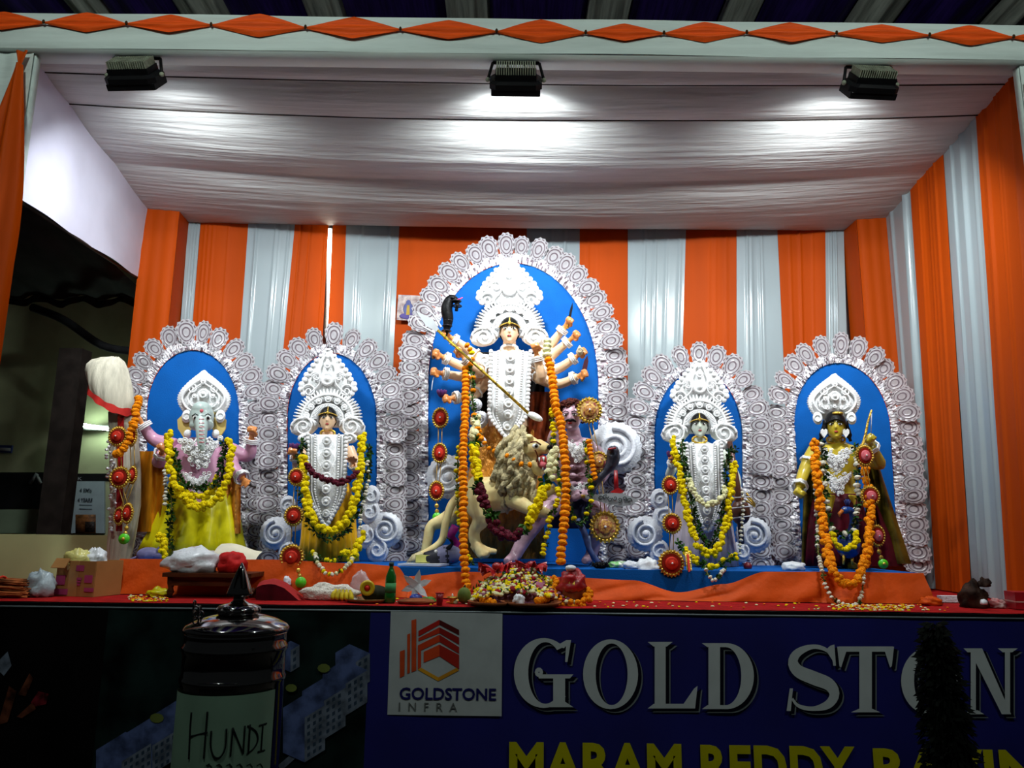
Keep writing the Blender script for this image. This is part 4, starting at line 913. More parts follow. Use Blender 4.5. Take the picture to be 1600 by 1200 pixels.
# ------------------------------------------------------------------ the two goddesses beside her
def goddess(cx, hy, hh_, crown_top, crown_R, label, skin, skirt_mat, plas, rings, flares, armset, extra=None):
    Yg = 5.15; ug = U(Yg); t = thing('goddess_idol', label, 'idol', Vector((P(cx, 880, Yg).x, Yg, Z_PL)))
    hc = P(cx, hy, Yg-.04); h = hh_*ug
    yw = to_cam(hc); pcs = [(head_mb(hc, h, yw), 0), (MB().tube([P(cx, hy+12, Yg), P(cx, hy+30, Yg+.01)], [7*ug, 9*ug], 12), 0),
           (torso_mb(cx, hy+24, hy+110, [(0, 10), (.06, 22), (.14, 33), (.3, 33), (.5, 29), (.75, 27), (1, 32)], Yg+.02), 0)]
    for a, hd, op in armset:
        mb, wr, d = arm(a, 9*ug, Yg); pcs.append((mb, 0)); pcs.append(((open_hand if op else fist)(wr, d, 20*ug, hd), 1)); 
    fuse('body', pcs, [skin, m_skin_o], .006, t)
    for a, hd, op in armset: wr = P(*a[2][:2], Yg+a[2][2]); el = P(*a[1][:2], Yg+a[1][2]); d = (wr-el).normalized(); cuff(wr-d*.02, d, 6.5*ug, .02, t)
    face(hc, h, t, yaw=yw)
    hair_cap(hc, h, yw, 'hair', t)
    circlet(hc, h, yw, t)
    fan_crown(cx, hy+2, crown_R, crown_top, 44, Yg+.05, t)
    MB().ring(P(cx, hy+22, Yg-.05), 11*ug, 2*ug, sq=.5).build('neck_lace', m_gold, t)
    plastron(*plas[:4], Yg-.17, t, *plas[4:])
    for s_ in (-1, 1): mb = MB(); mb.ell(P(cx+s_*34, hy+30, Yg-.12), (13*ug, .02, 8*ug), 12, 8); mb.spiral(P(cx+s_*34, hy+30, Yg-.14), 8*ug, 1.5, 1.6*ug, 0, s_); mb.build('shoulder_ornament', m_shola, t)
    skirt(rings, Yg+.0, 'pleated_skirt', skirt_mat, t, .55, 20, .07)
    for f in flares: flare(*f[:3], Yg+.02, f[3], t, f[4] if len(f) > 4 else None)
    return t
GL = goddess(512, 655, 37, 546, 55, 'goddess idol in saffron skirt with white breast ornament', m_skin, m_saff, (511, 679, 822, 30, -2, .62),
    [(512, 755, 34), (513, 780, 38), (514, 810, 40), (514, 840, 41), (513, 876, 44)],
    [(431, 833, 24, 1, [(450, 790, 13), (462, 812, 15), (449, 862, 14)]), (602, 828, 26, -1, [(580, 775, 14), (578, 800, 16), (590, 858, 18), (572, 838, 16)])],
    [([(482, 700, 0), (466, 735, -.06), (461, 712, -.16)], 1, False), ([(545, 700, 0), (562, 745, -.06), (552, 724, -.18)], -1, True)])
GS = goddess(1093, 665, 37, 563, 56, 'goddess idol with a pale white face and mauve skirt', m_skin_w, m_mauvecl, (1100, 693, 832, 27, 6, .66),
    [(1095, 760, 34), (1097, 785, 40), (1098, 815, 44), (1098, 850, 48), (1098, 884, 52)],
    [(1008, 834, 26, 1, [(1030, 780, 14), (1036, 808, 16), (1030, 862, 16)]), (1178, 836, 26, -1, [(1158, 862, 14)])],
    [([(1062, 706, 0), (1046, 742, -.06), (1052, 720, -.16)], 1, False), ([(1126, 706, 0), (1150, 745, -.04), (1152, 770, -.12)], -1, False)])
c = P(461, 700, 4.95); t = thing('lotus_bud', 'purple flower bud held by the goddess in saffron skirt', 'flower', c)
for k in range(7): q = 2*PI*k/7; MB().ell(c+Vector((math.cos(q)*.02, math.sin(q)*.02, .0)), (.014, .014, .035), 7, 5, Matrix.Rotation(.5, 3, Vector((-math.sin(q), math.cos(q), 0)))).build('petal', MATS['lotus_purple'], t)
c = P(1051, 712, 4.95); t = thing('lotus_bud', 'purple flower bud held by the pale faced goddess', 'flower', c)
for k in range(7): q = 2*PI*k/7; MB().ell(c+Vector((math.cos(q)*.02, math.sin(q)*.02, .0)), (.014, .014, .035), 7, 5, Matrix.Rotation(.5, 3, Vector((-math.sin(q), math.cos(q), 0)))).build('petal', MATS['lotus_purple'], t)
# stringed instrument of the pale goddess
Yv = 4.98; u = U(Yv); t = thing('veena', 'brown stringed instrument leaning at the side of the pale goddess', 'instrument', P(1158, 850, Yv))
MB().ell(P(1157, 800, Yv), (15*u, .06, 20*u), 16, 10).build('gourd', M('veena_brown', (92, 54, 40), .35, var=.3, vs=14), t)
MB().tube([P(1159, 850, Yv), P(1152, 760, Yv-.02), P(1140, 690, Yv+.02)], [4*u, 5*u, 4*u], 10).build('neck', MATS['veena_brown'], t)
for k in range(3): MB().tube([P(1144, 778+k*16, Yv-.07), P(1174, 776+k*15, Yv-.07)], .9*u, 5).build('string_wrap', m_shola2, t)
for k in range(3): MB().tube([P(1166, 770+k*6, Yv-.02), P(1180, 788+k*2, Yv-.03)], 1.4*u, 5).build('peg', m_gold, t)

# ------------------------------------------------------------------ the elephant headed idol
YG = 5.12; u = U(YG)
G = thing('elephant_headed_idol', 'elephant headed idol with mauve body and yellow dhoti', 'idol', Vector((P(310, 872, YG).x, YG, Z_PL)))
E = lambda x, y, dy, rx, ry, rz: MB().ell(P(x, y, YG+dy), (rx*u, ry*u, rz*u), 14, 10)
trunk = crom([P(315, 655, YG-.09), P(315, 672, YG-.14), P(315, 688, YG-.16), P(316, 700, YG-.165), P(320, 708, YG-.15)], .012)
pcs = [(E(315, 652, -.04, 19, 18, 23), 1), (E(315, 640, -.05, 15, 15, 13), 1), (E(305, 664, -.07, 9, 9, 9), 1), (E(325, 664, -.07, 9, 9, 9), 1), (MB().tube(trunk, [11*u, 5.5*u], 12), 1),
       (torso_mb(312, 684, 800, [(0, 14), (.06, 28), (.16, 40), (.35, 42), (.6, 46), (.8, 46), (1, 44)], YG+.02, .7), 0)]
GA = [([(274, 698, 0), (240, 686, .0), (222, 662, -.04)], 1, True), ([(272, 706, 0), (248, 722, -.08), (254, 706, -.17)], 1, False), ([(350, 700, 0), (388, 712, -.02), (393, 684, -.06)], -1, False), ([(352, 708, 0), (366, 732, -.08), (380, 748, -.14)], -1, True)]
for a, hd, op in GA:
    mb, wr, d = arm(a, 13*u, YG); pcs.append((mb, 0)); pcs.append(((open_hand if op else fist)(wr, d, 21*u, hd), 2))
fuse('body', pcs, [m_skin_m, m_eleph, m_skin_o], .0065, G, 3)
for a, hd, op in GA: wr = P(*a[2][:2], YG+a[2][2]); el = P(*a[1][:2], YG+a[1][2]); d = (wr-el).normalized(); cuff(wr-d*.02, d, 9*u, .028, G)
for s_ in (-1, 1):
    MB().ell(P(315+s_*10, 653, YG-.118), (4.5*u, .008, 3.6*u), 10, 6).build('eye', m_eye, G); MB().ell(P(315+s_*10, 653, YG-.126), (2.4*u, .006, 2.8*u), 8, 6).build('iris', m_iris, G)
    MB().tube([P(315+s_*5, 649, YG-.12), P(315+s_*10, 646.5, YG-.122), P(315+s_*15, 650, YG-.11)], .8*u, 5).build('eyebrow', m_hair, G)
    mb = MB(); ol = [P(315+s_*x, y, YG+.02) for x, y in ((16, 640), (30, 648), (38, 656), (37, 670), (28, 684), (20, 680), (16, 668))]; mb.plate(ol, .012).build('ear', M('ear_yellow', (214, 188, 110), .5), G, False)
    MB().ell(P(315+s_*22, 678, YG-.05), (6*u, .02, 7*u), 10, 7).build('earring', m_shola, G)
    MB().tube(crom([P(315+s_*6, 684, YG-.14), P(315+s_*12, 692, YG-.17), P(315+s_*14, 698, YG-.19)], .01), [2.4*u, .6*u], 7).build('tusk', m_eye, G)
mb = MB()
for k in range(7): mb.tube([P(311, 655+k*6, YG-.185-.004*min(k, 4)), P(319, 655+k*6, YG-.185-.004*min(k, 4))], .7*u, 5)
mb.ell(P(315, 642, YG-.14), (3*u, .006, 3*u), 8, 5); mb.build('trunk_marks', m_pink, G)
onion_crown(318, 578, 652, 40, YG+.02, G)
lace(312, 690, 735, 34, YG-.16, G, 5); lace(308, 742, 772, 24, YG-.2, G, 6, 'lace_belt')
skirt([(312, 752, 46), (312, 780, 54), (309, 815, 62), (303, 845, 70), (300, 870, 76)], YG+.02, 'yellow_dhoti', m_yel, G, .6, 11, .12)
MB().grid(lambda a, b: P(214+(42+8*b)*a-6*b, 705+126*b, YG-.02-.05*math.sin(PI*a)-.02*math.sin(a*14+b*2)), 24, 16).build('bronze_cape', M('bronze_satin', (226, 146, 30), .22, metal=.4, var=.35, vs=8, bump=.5, bs=8, stretch=(1, 1, .3)), G)
MB().grid(lambda a, b: P(352+24*a, 742+92*b, YG-.02-.03*math.sin(a*12)), 14, 10).build('gold_sash', m_bronze, G)
c = Vector((P(232, 868, 4.75).x, 4.75, Z_PL)); t = thing('mouse_idol', 'small mauve grey mouse figure on the plinth edge', 'idol', c)
fuse('body', [(MB().ell(c+Vector((0, 0, .045)), (.075, .05, .045), 12, 8), 0), (MB().ell(c+Vector((.075, -.02, .04)), (.04, .03, .03), 10, 7), 0), (MB().ell(c+Vector((.06, .0, .075)), (.012, .02, .02), 8, 6), 0)], [M('mouse_grey', (132, 128, 170), .5)], .007, t, 2)
MB().tube(crom([c+Vector((-.07, 0, .03)), c+Vector((-.11, -.02, .012)), c+Vector((-.14, 0, .01))], .02), [.008, .003], 6).build('tail', MATS['mouse_grey'], t)

# ------------------------------------------------------------------ the idol with the bow
YK = 5.12; u = U(YK)
K = thing('archer_idol', 'yellow skinned idol holding a bow with maroon cape', 'idol', Vector((P(1310, 888, YK).x, YK, Z_PL)))
hc = P(1305, 666, YK-.05); h = 41*u
yw = to_cam(hc); pcs = [(head_mb(hc, h, yw), 0), (MB().tube([P(1306, 678, YK), P(1306, 698, YK+.01)], [9*u, 11*u], 12), 0), (torso_mb(1307, 690, 785, [(0, 13), (.07, 27), (.15, 36), (.32, 36), (.55, 30), (.75, 28), (1, 32)], YK+.02), 0)]
KA = [([(1275, 702, 0), (1256, 738, -.03), (1249, 762, -.12)], 1, False), ([(1338, 702, 0), (1374, 726, -.03), (1360, 695, -.14)], -1, False)]
for a, hd, op in KA: mb, wr, d = arm(a, 12*u, YK); pcs.append((mb, 0)); pcs.append((fist(wr, d, 23*u, hd), 0))
for s_ in (-1, 1): pcs.append((MB().tube([P(1308+s_*14, 775, YK), P(1308+s_*16, 830, YK-.02), P(1306+s_*16, 876, YK-.01)], [17*u, 12*u, 9*u], 12), 0)); f = Vector((P(1306+s_*16, 880, YK).x, YK, Z_PL+.03)); pcs.append((MB().tube([f+Vector((0, .03, 0)), f+Vector((0, -.06, -.005)), f+Vector((0, -.13, -.012))], [.035, .035, .02], 10), 0))
fuse('body', pcs, [m_skin_y], .0065, K, 3)
face(hc, h, K, bindi=False, yaw=yw); hair_cap(hc, h, yw, 'hair_cap', K, front=.2, thick=1.16)
for s_ in (-1, 1): MB().tube(crom([hc+Vector((s_*h*.38, -.01, h*.2)), hc+Vector((s_*h*.45, 0, -h*.2)), hc+Vector((s_*h*.62, .02, -h*.62))], .02), [h*.1, h*.13, h*.06], 8).build('hair_lock', m_hair, K)
for a, hd, op in KA: wr = P(*a[2][:2], YK+a[2][2]); el = P(*a[1][:2], YK+a[1][2]); sh = P(*a[0][:2], YK+a[0][2]); d = (wr-el).normalized(); cuff(wr-d*.02, d, 9*u, .028, K); cuff(el.lerp(sh, .45), sh-el, 11.5*u, .016, K, 'armlet')
onion_crown(1304, 583, 655, 40, YK+.03, K)
MB().ell(hc+Vector((0, -h*.3, h*.45)), (h*.22, .02, h*.07), 10, 6).build('gold_clip', m_gold, K)
for s_ in (-1, 1): MB().plate([P(1305+s_*17+x, 676+y, YK-.1) for x, y in ((0, 8), (5, 1), (5, -4), (2.5, -6), (0, -4), (-2.5, -6), (-5, -4), (-5, 1))], .012).build('heart_earring', m_shola, K, False)
MB().ring(P(1306, 687, YK-.03), 14*u, 2*u, sq=.45).build('necklace', m_gold, K)
lace(1307, 704, 740, 28, YK-.14, K, 8); lace(1309, 742, 775, 22, YK-.15, K, 9, 'lace_belt')
skirt([(1308, 772, 34), (1308, 795, 40), (1308, 825, 44), (1308, 858, 46), (1308, 884, 46)], YK+.02, 'maroon_dhoti', m_maroon, K, .6, 14, .1)
MB().grid(lambda a, b: P(1352+(14+58*b)*a, 705+176*b, YK+.06-.04*math.sin(a*9+b)), 24, 18).build('maroon_cape', [M('gold_green_cape', (120, 104, 30), .35, metal=.4, var=.4, vs=10)], K)
MB().grid(lambda a, b: P(1256+26*a-4*b, 735+150*b, YK+.05-.03*math.sin(a*9+b)), 16, 12).build('gold_cape_edge', MATS['gold_green_cape'], K)
MB().grid(lambda a, b: P(1355+(10+46*b)*a, 775+110*b, YK+.02-.03*math.sin(a*9+b*2)), 20, 12).build('dark_cape_lining', m_maroon, K)
ba = P(1352, 690, YK-.22); t = thing('small_bow', 'short golden bow in the raised fist of the yellow idol', 'bow', ba)
MB().tube(crom([P(1345, 706, YK-.22), P(1352, 680, YK-.22), P(1356, 660, YK-.22), P(1362, 640, YK-.22)], .015), [2.4*u, 1.4*u], 7).build('limb', m_gold, t); MB().tube([P(1362, 640, YK-.22), P(1361, 675, YK-.22)], .6*u, 5).build('bowstring', m_shola2, t)
# peacock in front of him
Yk = 4.9; u = U(Yk); t = thing('peacock_idol', 'blue necked peacock figure before the yellow idol', 'idol', P(1325, 878, Yk))
neck = crom([P(1326, 850, Yk), P(1334, 825, Yk-.02), P(1333, 803, Yk-.04), P(1324, 795, Yk-.06)], .012)
fuse('body', [(MB().ell(P(1325, 852, Yk+.02), (17*u, .1, 20*u), 14, 10), 0), (MB().tube(neck, [10*u, 5*u], 10), 0), (MB().ell(P(1321, 797, Yk-.07), (7*u, 7*u, 6*u), 10, 8), 0)], [M('peacock_blue', (24, 76, 160), .35, var=.3, vs=20)], .007, t, 3)
MB().tube([P(1316, 798, Yk-.08), P(1311, 803, Yk-.09), P(1312, 808, Yk-.09)], [3*u, 2.5*u, .6*u], 7).build('beak', M('beak_orange', (216, 120, 40), .4), t)
MB().ell(P(1319, 795, Yk-.115), (1.4*u, .005, 1.4*u), 8, 6).build('eye', m_eye, t)
for k in range(5): MB().tube([P(1322+k, 790, Yk-.06), P(1319+k*2.4, 782-2*(k in (1, 2, 3)), Yk-.06)], .5*u, 4).build('crest_feather', MATS['peacock_blue'], t)
for s_ in (-1, 1): MB().tube([P(1325+s_*6, 868, Yk), P(1325+s_*7, 882, Yk-.02)], [3*u, 1.6*u], 6).build('leg', m_gold, t)

# ------------------------------------------------------------------ the veiled banana-plant bride
YQ = 4.95; u = U(YQ)
Q = thing('veiled_plant_bride', 'leaning column draped in a white red bordered veil', 'idol', Vector((P(178, 930, YQ).x, YQ, Z_ST)))
cols = [(172, 590, 30, .0), (168, 606, 36, -.02), (178, 625, 31, .0), (190, 645, 20, .02), (193, 680, 22, .02), (196, 740, 23, .02), (196, 790, 22, .02), (190, 840, 20, .02), (184, 885, 17, .02), (178, 934, 15, .02)]
rings = []
for k, (x, y, hw, dy) in enumerate(cols):
    c = P(x, y, YQ+dy); rings.append([c+Vector((math.cos(2*PI*j/48)*hw*u*(1+.05*math.sin(j*1.3+k*.4)), math.sin(2*PI*j/48)*hw*u*.75*(1+.06*math.sin(j*1.9+k*.3)), 0)) for j in range(48)])
m_sari = M('white_sari', (206, 200, 180), .65, var=.1, vs=8, stretch=(4, 4, .6), bump=.3, bs=14)
MB().loft(rings[3:]).build('sari', m_sari, Q)
hood = [(180, 566, 5, 0), (176, 570, 18, .15), (172, 578, 28, .3), (171, 588, 34, .42), (172, 600, 37, .5), (174, 612, 38, .55), (175, 624, 36, .58)]
def hood_ring(x, y, hw, tl, dz=0.):
    c = P(x, y, YQ-.02); return [c+Vector((math.cos(2*PI*j/48)*hw*u*(1+.035*math.sin(j*.9+y*.1)), math.sin(2*PI*j/48)*hw*u*.8*(1+.04*math.sin(j*1.7)), -math.cos(2*PI*j/48)*hw*u*tl*-1*-1+min(0, math.sin(2*PI*j/48))*hw*u*.35*abs(tl)/.58+dz+.004*math.sin(j*1.3+y))) for j in range(48)]
MB().loft([hood_ring(x, y-8, hw, t_) for x, y, hw, t_ in hood], False).build('veil', m_sari, Q)
MB().loft([hood_ring(175, 616, 36.3, .58), hood_ring(174, 626, 37, .6)], False).build('red_border', M('veil_red', (206, 50, 44), .6), Q)
MB().grid(lambda a, b: P(184+10*a-3*b, 640+190*b, YQ-.085-.012*math.sin(b*30+a*4)), 8, 30).build('red_sari_edge', m_red, Q)
mb = MB(); rnd = random.Random(11)
for k in range(34): mb.ell(P(170+rnd.uniform(-6, 6)+k*.25, 690+k*4.2, YQ-.07+rnd.uniform(-.02, .02)), (3.2*u, 2.4*u, 2.4*u), 6, 5)
mb.build('foil_tassel', m_foil, Q)['kind'] = 'stuff'
# ------------------------------------------------------------------ flowers, garlands
def bloom_mesh(seed, n=12, m=7, rough=.09):
    rnd = random.Random(seed); mb = MB().ell((0, 0, 0), 1., n, m)
    mb.v = [v*(1+rough*rnd.uniform(-1, 1)) for v in mb.v]; return mesh_of(mb, 'bloom', M('tmp_bloom', (200, 200, 200)), False)
def leaf_mesh():
    mb = MB(); rnd = random.Random(4)
    for k in range(7):
        d = Vector((rnd.gauss(0, 1), rnd.gauss(0, 1), rnd.gauss(0, .8))).normalized(); n_ = d.orthogonal().normalized(); s_ = d.cross(n_)
        mb.add([d*.1, d*.7+s_*.38+n_*.1, d*1.35, d*.7-s_*.38+n_*.1, d*.7-n_*.12], [(0, 1, 4), (1, 2, 4), (2, 3, 4), (3, 0, 4)])
    return mesh_of(mb, 'leaf_cluster', m_green, False)
BL = bloom_mesh(1); BL2 = bloom_mesh(2)
FL = {k: [recol(BL, m), recol(BL2, m)] for k, m in {
    'o': M('marigold_orange', (255, 150, 0), .75, var=.16, vs=1.6, trans=.1), 'y': M('marigold_yellow', (250, 222, 0), .75, var=.14, vs=1.6, trans=.15), 'w': M('cream_bloom', (226, 222, 170), .7, var=.1, vs=2),
    'r': M('maroon_bloom', (96, 12, 36), .6, var=.35, vs=2), 'b': M('white_bud', (232, 228, 206), .6, var=.1)}.items()}
LEAF = leaf_mesh(); LEAFS = {'g': LEAF, 'd': recol(LEAF, M('leaf_dark', (30, 56, 24), .5, var=.3))}
NAMES = {'o': 'marigold', 'y': 'marigold', 'w': 'cream_flower', 'r': 'maroon_flower', 'b': 'bud', 'g': 'leaf_cluster', 'd': 'leaf_cluster'}
def garland(label, pts, segs, r=6., gap=1.35, jit=.12, seed=0, dbl=False, group=None, cat='garland', name='flower_garland'):
    """pts (px, py, Y); segs: 'o' or [(end fraction, kind)], kinds in FL or leaves; r flower radius in px"""
    rnd = random.Random(seed); w3 = [P(*p) for p in pts]; Ym = sum(p[2] for p in pts)/len(pts); rr = r*U(Ym); path = crom(w3, rr*gap); n = len(path)
    t = thing(name, label, cat, min(path, key=lambda v: v.z), group)
    MB().tube(path[::2]+[path[-1]], .004, 5).build('string', M('garland_string', (120, 110, 60), .8), t)
    for i, p in enumerate(path):
        f = i/max(1, n-1); kind = segs if isinstance(segs, str) else next((k for e, k in segs if f <= e+1e-9), segs[-1][1])
        kind = rnd.choice(kind) if len(kind) > 1 else kind
        tan = (path[min(n-1, i+1)]-path[max(0, i-1)]); tan = tan.normalized() if tan.length > 1e-6 else Vector((0, 0, 1))
        for k in range(3 if dbl and kind in FL else 1):
            off = Vector((rnd.uniform(-1, 1), rnd.uniform(-1, .2), rnd.uniform(-1, 1)))*rr*(jit if not dbl else .62)
            me = LEAFS[kind] if kind in LEAFS else FL[kind][rnd.randrange(2)]
            if kind in LEAFS: place(NAMES[kind], me, p+off, rq_(rnd), rr*rnd.uniform(1., 1.3), t)
            elif dbl: sc = rr*rnd.uniform(.56, .68); place(NAMES[kind], me, p+off, rq_(rnd), sc, t)
            else: sc = rr*rnd.uniform(.93, 1.1); place(NAMES[kind], me, p+off, tan.to_track_quat('Z', 'Y') @ Quaternion((1, 0, 0), rnd.uniform(-.3, .3)) @ Quaternion((0, 0, 1), rnd.uniform(0, 6)), (sc, sc, sc*.7), t)
    return t
def rq_(rnd): return Quaternion(Vector((rnd.gauss(0, 1), rnd.gauss(0, 1), rnd.gauss(0, 1))).normalized(), rnd.uniform(0, 6.28))

# the ten armed goddess and her lion
garland('long orange marigold garland from the goddess spear arm down to the stage', [(728, 576, 4.98), (727, 640, 4.86), (724, 700, 4.72), (724, 780, 4.6), (725, 850, 4.5), (728, 905, 4.44), (737, 930, 4.4), (757, 941, 4.38)], 'o', 7, 1.22, .12, 1)
garland('long orange marigold garland hanging past the demon shoulder', [(855, 532, 4.94), (855, 552, 4.93), (862, 587, 4.88), (867, 630, 4.8), (877, 665, 4.72), (883, 720, 4.62), (884, 780, 4.56), (880, 830, 4.5), (875, 882, 4.45)], [(.07, 'w'), (1, 'o')], 7.3, 1.22, .12, 2)
garland('thick mixed garland of cream, yellow and maroon slung across the lion', [(742, 655, 4.86), (740, 690, 4.8), (742, 720, 4.74), (750, 765, 4.68), (762, 800, 4.64), (776, 828, 4.62), (798, 838, 4.62), (818, 826, 4.62), (834, 800, 4.64), (850, 765, 4.68), (862, 730, 4.72), (866, 700, 4.76)],
        [(.09, 'w'), (.13, 'g'), (.29, 'y'), (.32, 'g'), (.42, 'r'), (.47, 'g'), (.62, 'r'), (.65, 'g'), (.84, 'y'), (.88, 'g'), (1, 'w')], 8.6, .62, .3, 3, True)
garland('leafy strand with small yellow blooms beside the demon', [(862, 640, 4.84), (866, 700, 4.76), (873, 770, 4.66), (862, 800, 4.64), (856, 830, 4.62), (848, 868, 4.6)], 'ygy', 4.6, 1.35, .4, 4)
garland('sparse strand of small yellow blooms beside the lion tail', [(716, 700, 4.76), (714, 750, 4.7), (716, 800, 4.64), (724, 850, 4.6), (738, 885, 4.55)], 'ygyg', 4.2, 1.5, .4, 5)
garland('leafy strand inside the long garland by the goddess skirt', [(736, 560, 5.0), (738, 620, 4.9), (744, 660, 4.84), (752, 690, 4.8)], 'ggo', 5, 1.5, .5, 6)
garland('short orange marigold strand on the demon shoulder', [(920, 690, 4.82), (924, 715, 4.8), (928, 738, 4.8), (930, 748, 4.8)], 'o', 5, 1.3, .1, 7)
garland('leafy garland round the demon neck', [(878, 690, 4.84), (884, 730, 4.8), (890, 790, 4.78), (906, 820, 4.76), (922, 790, 4.8), (920, 740, 4.82), (914, 690, 4.86)], 'ggy', 4.5, 1.3, .4, 8)
garland('few orange marigolds strung under the lion jaw', [(792, 712, 4.76), (802, 718, 4.75), (815, 725, 4.74), (834, 727, 4.73)], 'o', 4.6, 2.9, .1, 9)
garland('row of marigolds on the goddess brocade skirt', [(746, 664, 5.0), (752, 682, 5.0), (764, 700, 4.98), (778, 708, 4.95)], 'o', 4, 2.6, .2, 10)
garland('yellow blooms stuck in the goddess spear hand', [(729, 540, 4.9), (737, 549, 4.9), (734, 556, 4.92)], 'yo', 5, 1.5, .2, 11)
# saffron goddess
garland('long yellow garland on the goddess in saffron skirt', [(566, 681, 4.9), (564, 720, 4.86), (559, 760, 4.82), (550, 795, 4.78), (532, 822, 4.76), (510, 829, 4.76), (492, 815, 4.76), (482, 795, 4.78), (478, 765, 4.82), (475, 738, 4.86), (474, 715, 4.9)], 'y', 7.2, .8, .2, 20, True)
garland('leafy garland on the goddess in saffron skirt', [(472, 690, 4.95), (470, 725, 4.94), (472, 775, 4.92), (484, 818, 4.9), (510, 842, 4.88), (540, 828, 4.9), (560, 785, 4.92), (574, 735, 4.94), (578, 695, 4.96)], 'gd', 6, .9, .4, 21)
garland('short maroon garland with a leafy tuft across a saffron goddess', [(480, 728, 4.84), (495, 743, 4.82), (515, 752, 4.8), (532, 754, 4.8), (548, 748, 4.81), (562, 737, 4.83)], 'r', 5.5, .8, .2, 22, True)
garland('white bud string hanging over the plinth below the saffron goddess', [(492, 866, 4.6), (497, 880, 4.5), (506, 892, 4.46), (516, 897, 4.45), (532, 893, 4.46), (545, 882, 4.5), (552, 868, 4.6)], 'bbwyg', 3.4, 1.5, .4, 23)
garland('short yellow garland dropped at the feet of the saffron goddess', [(566, 836, 4.8), (560, 850, 4.76), (556, 866, 4.72), (546, 870, 4.7), (538, 862, 4.7)], 'y', 6.5, .8, .2, 24, True)
garland('white bud string along the flourish beside the saffron goddess', [(574, 720, 4.9), (576, 750, 4.88), (566, 790, 4.86), (562, 830, 4.84)], 'bbg', 3.2, 1.7, .4, 25)
garland('leafy ring of small yellow blooms at the saffron skirt hem', [(485, 862, 4.74), (500, 872, 4.7), (515, 876, 4.7), (532, 872, 4.7), (545, 858, 4.74)], 'ygg', 3.6, 1.2, .4, 26)
# pale goddess
garland('long yellow garland on the pale faced goddess', [(1050, 686, 4.92), (1056, 715, 4.88), (1064, 750, 4.85), (1070, 787, 4.82), (1080, 825, 4.79), (1090, 852, 4.77), (1110, 866, 4.76), (1126, 846, 4.77), (1136, 810, 4.8), (1142, 765, 4.84), (1146, 725, 4.88)], 'y', 6.2, .85, .2, 30, True)
garland('leafy garland inside the yellow one on the pale goddess', [(1064, 690, 4.9), (1070, 730, 4.86), (1078, 775, 4.83), (1088, 820, 4.81), (1108, 852, 4.8), (1122, 825, 4.81), (1132, 775, 4.84), (1136, 715, 4.88), (1150, 700, 4.92)], 'gdg', 5, .95, .4, 31)
garland('short cream garland with a green tuft on the pale goddess', [(1076, 748, 4.84), (1084, 770, 4.8), (1095, 783, 4.79), (1108, 788, 4.78), (1128, 778, 4.8), (1134, 762, 4.83)], [(.42, 'w'), (.62, 'w'), (1, 'w')], 5.2, .9, .2, 32, True)
garland('yellow and leafy garland lying at the feet of the pale goddess', [(1060, 849, 4.74), (1075, 866, 4.7), (1095, 880, 4.64), (1110, 886, 4.6), (1130, 876, 4.64), (1150, 868, 4.7)], 'yyg', 5.5, .85, .4, 33, True)
garland('white bud string hanging below the pale goddess', [(1102, 884, 4.56), (1106, 898, 4.5), (1114, 906, 4.48), (1124, 900, 4.5), (1132, 886, 4.56)], 'bbg', 3.2, 1.6, .4, 34)
garland('white bud string down the side of the instrument', [(1160, 770, 4.86), (1161, 800, 4.86), (1158, 830, 4.85), (1156, 865, 4.84)], 'b', 3, 2.2, .3, 35)
# elephant headed idol
garland('outer yellow garland on the elephant headed idol', [(264, 677, 4.86), (266, 705, 4.82), (268, 735, 4.8), (278, 765, 4.78), (294, 784, 4.76), (313, 792, 4.75), (334, 785, 4.76), (349, 762, 4.78), (358, 735, 4.8), (362, 705, 4.83), (358, 686, 4.87)], 'y', 7, .8, .2, 40, True)
garland('inner yellow garland on the elephant headed idol', [(262, 682, 4.9), (275, 740, 4.86), (290, 768, 4.84), (312, 777, 4.82), (330, 768, 4.84), (342, 745, 4.86)], 'y', 6, .8, .2, 41, True)
garland('leafy garland on the elephant headed idol', [(272, 700, 4.86), (278, 730, 4.84), (290, 760, 4.83), (340, 755, 4.83), (346, 730, 4.84), (350, 700, 4.88), (348, 690, 4.9)], 'dgg', 5.5, .85, .4, 42)
garland('white bud string on the elephant idol cape', [(258, 735, 4.84), (259, 760, 4.83), (258, 790, 4.82)], 'b', 3.6, 1.6, .3, 43)
garland('yellow garland fallen beside the mouse figure', [(250, 838, 4.72), (256, 850, 4.68), (254, 864, 4.66), (260, 872, 4.66)], 'y', 6.5, .85, .2, 44, True)
garland('leafy strand with gold bits down the yellow dhoti', [(266, 760, 4.84), (268, 800, 4.82), (264, 835, 4.8), (268, 862, 4.76)], 'gdg', 5, 1.1, .5, 45)
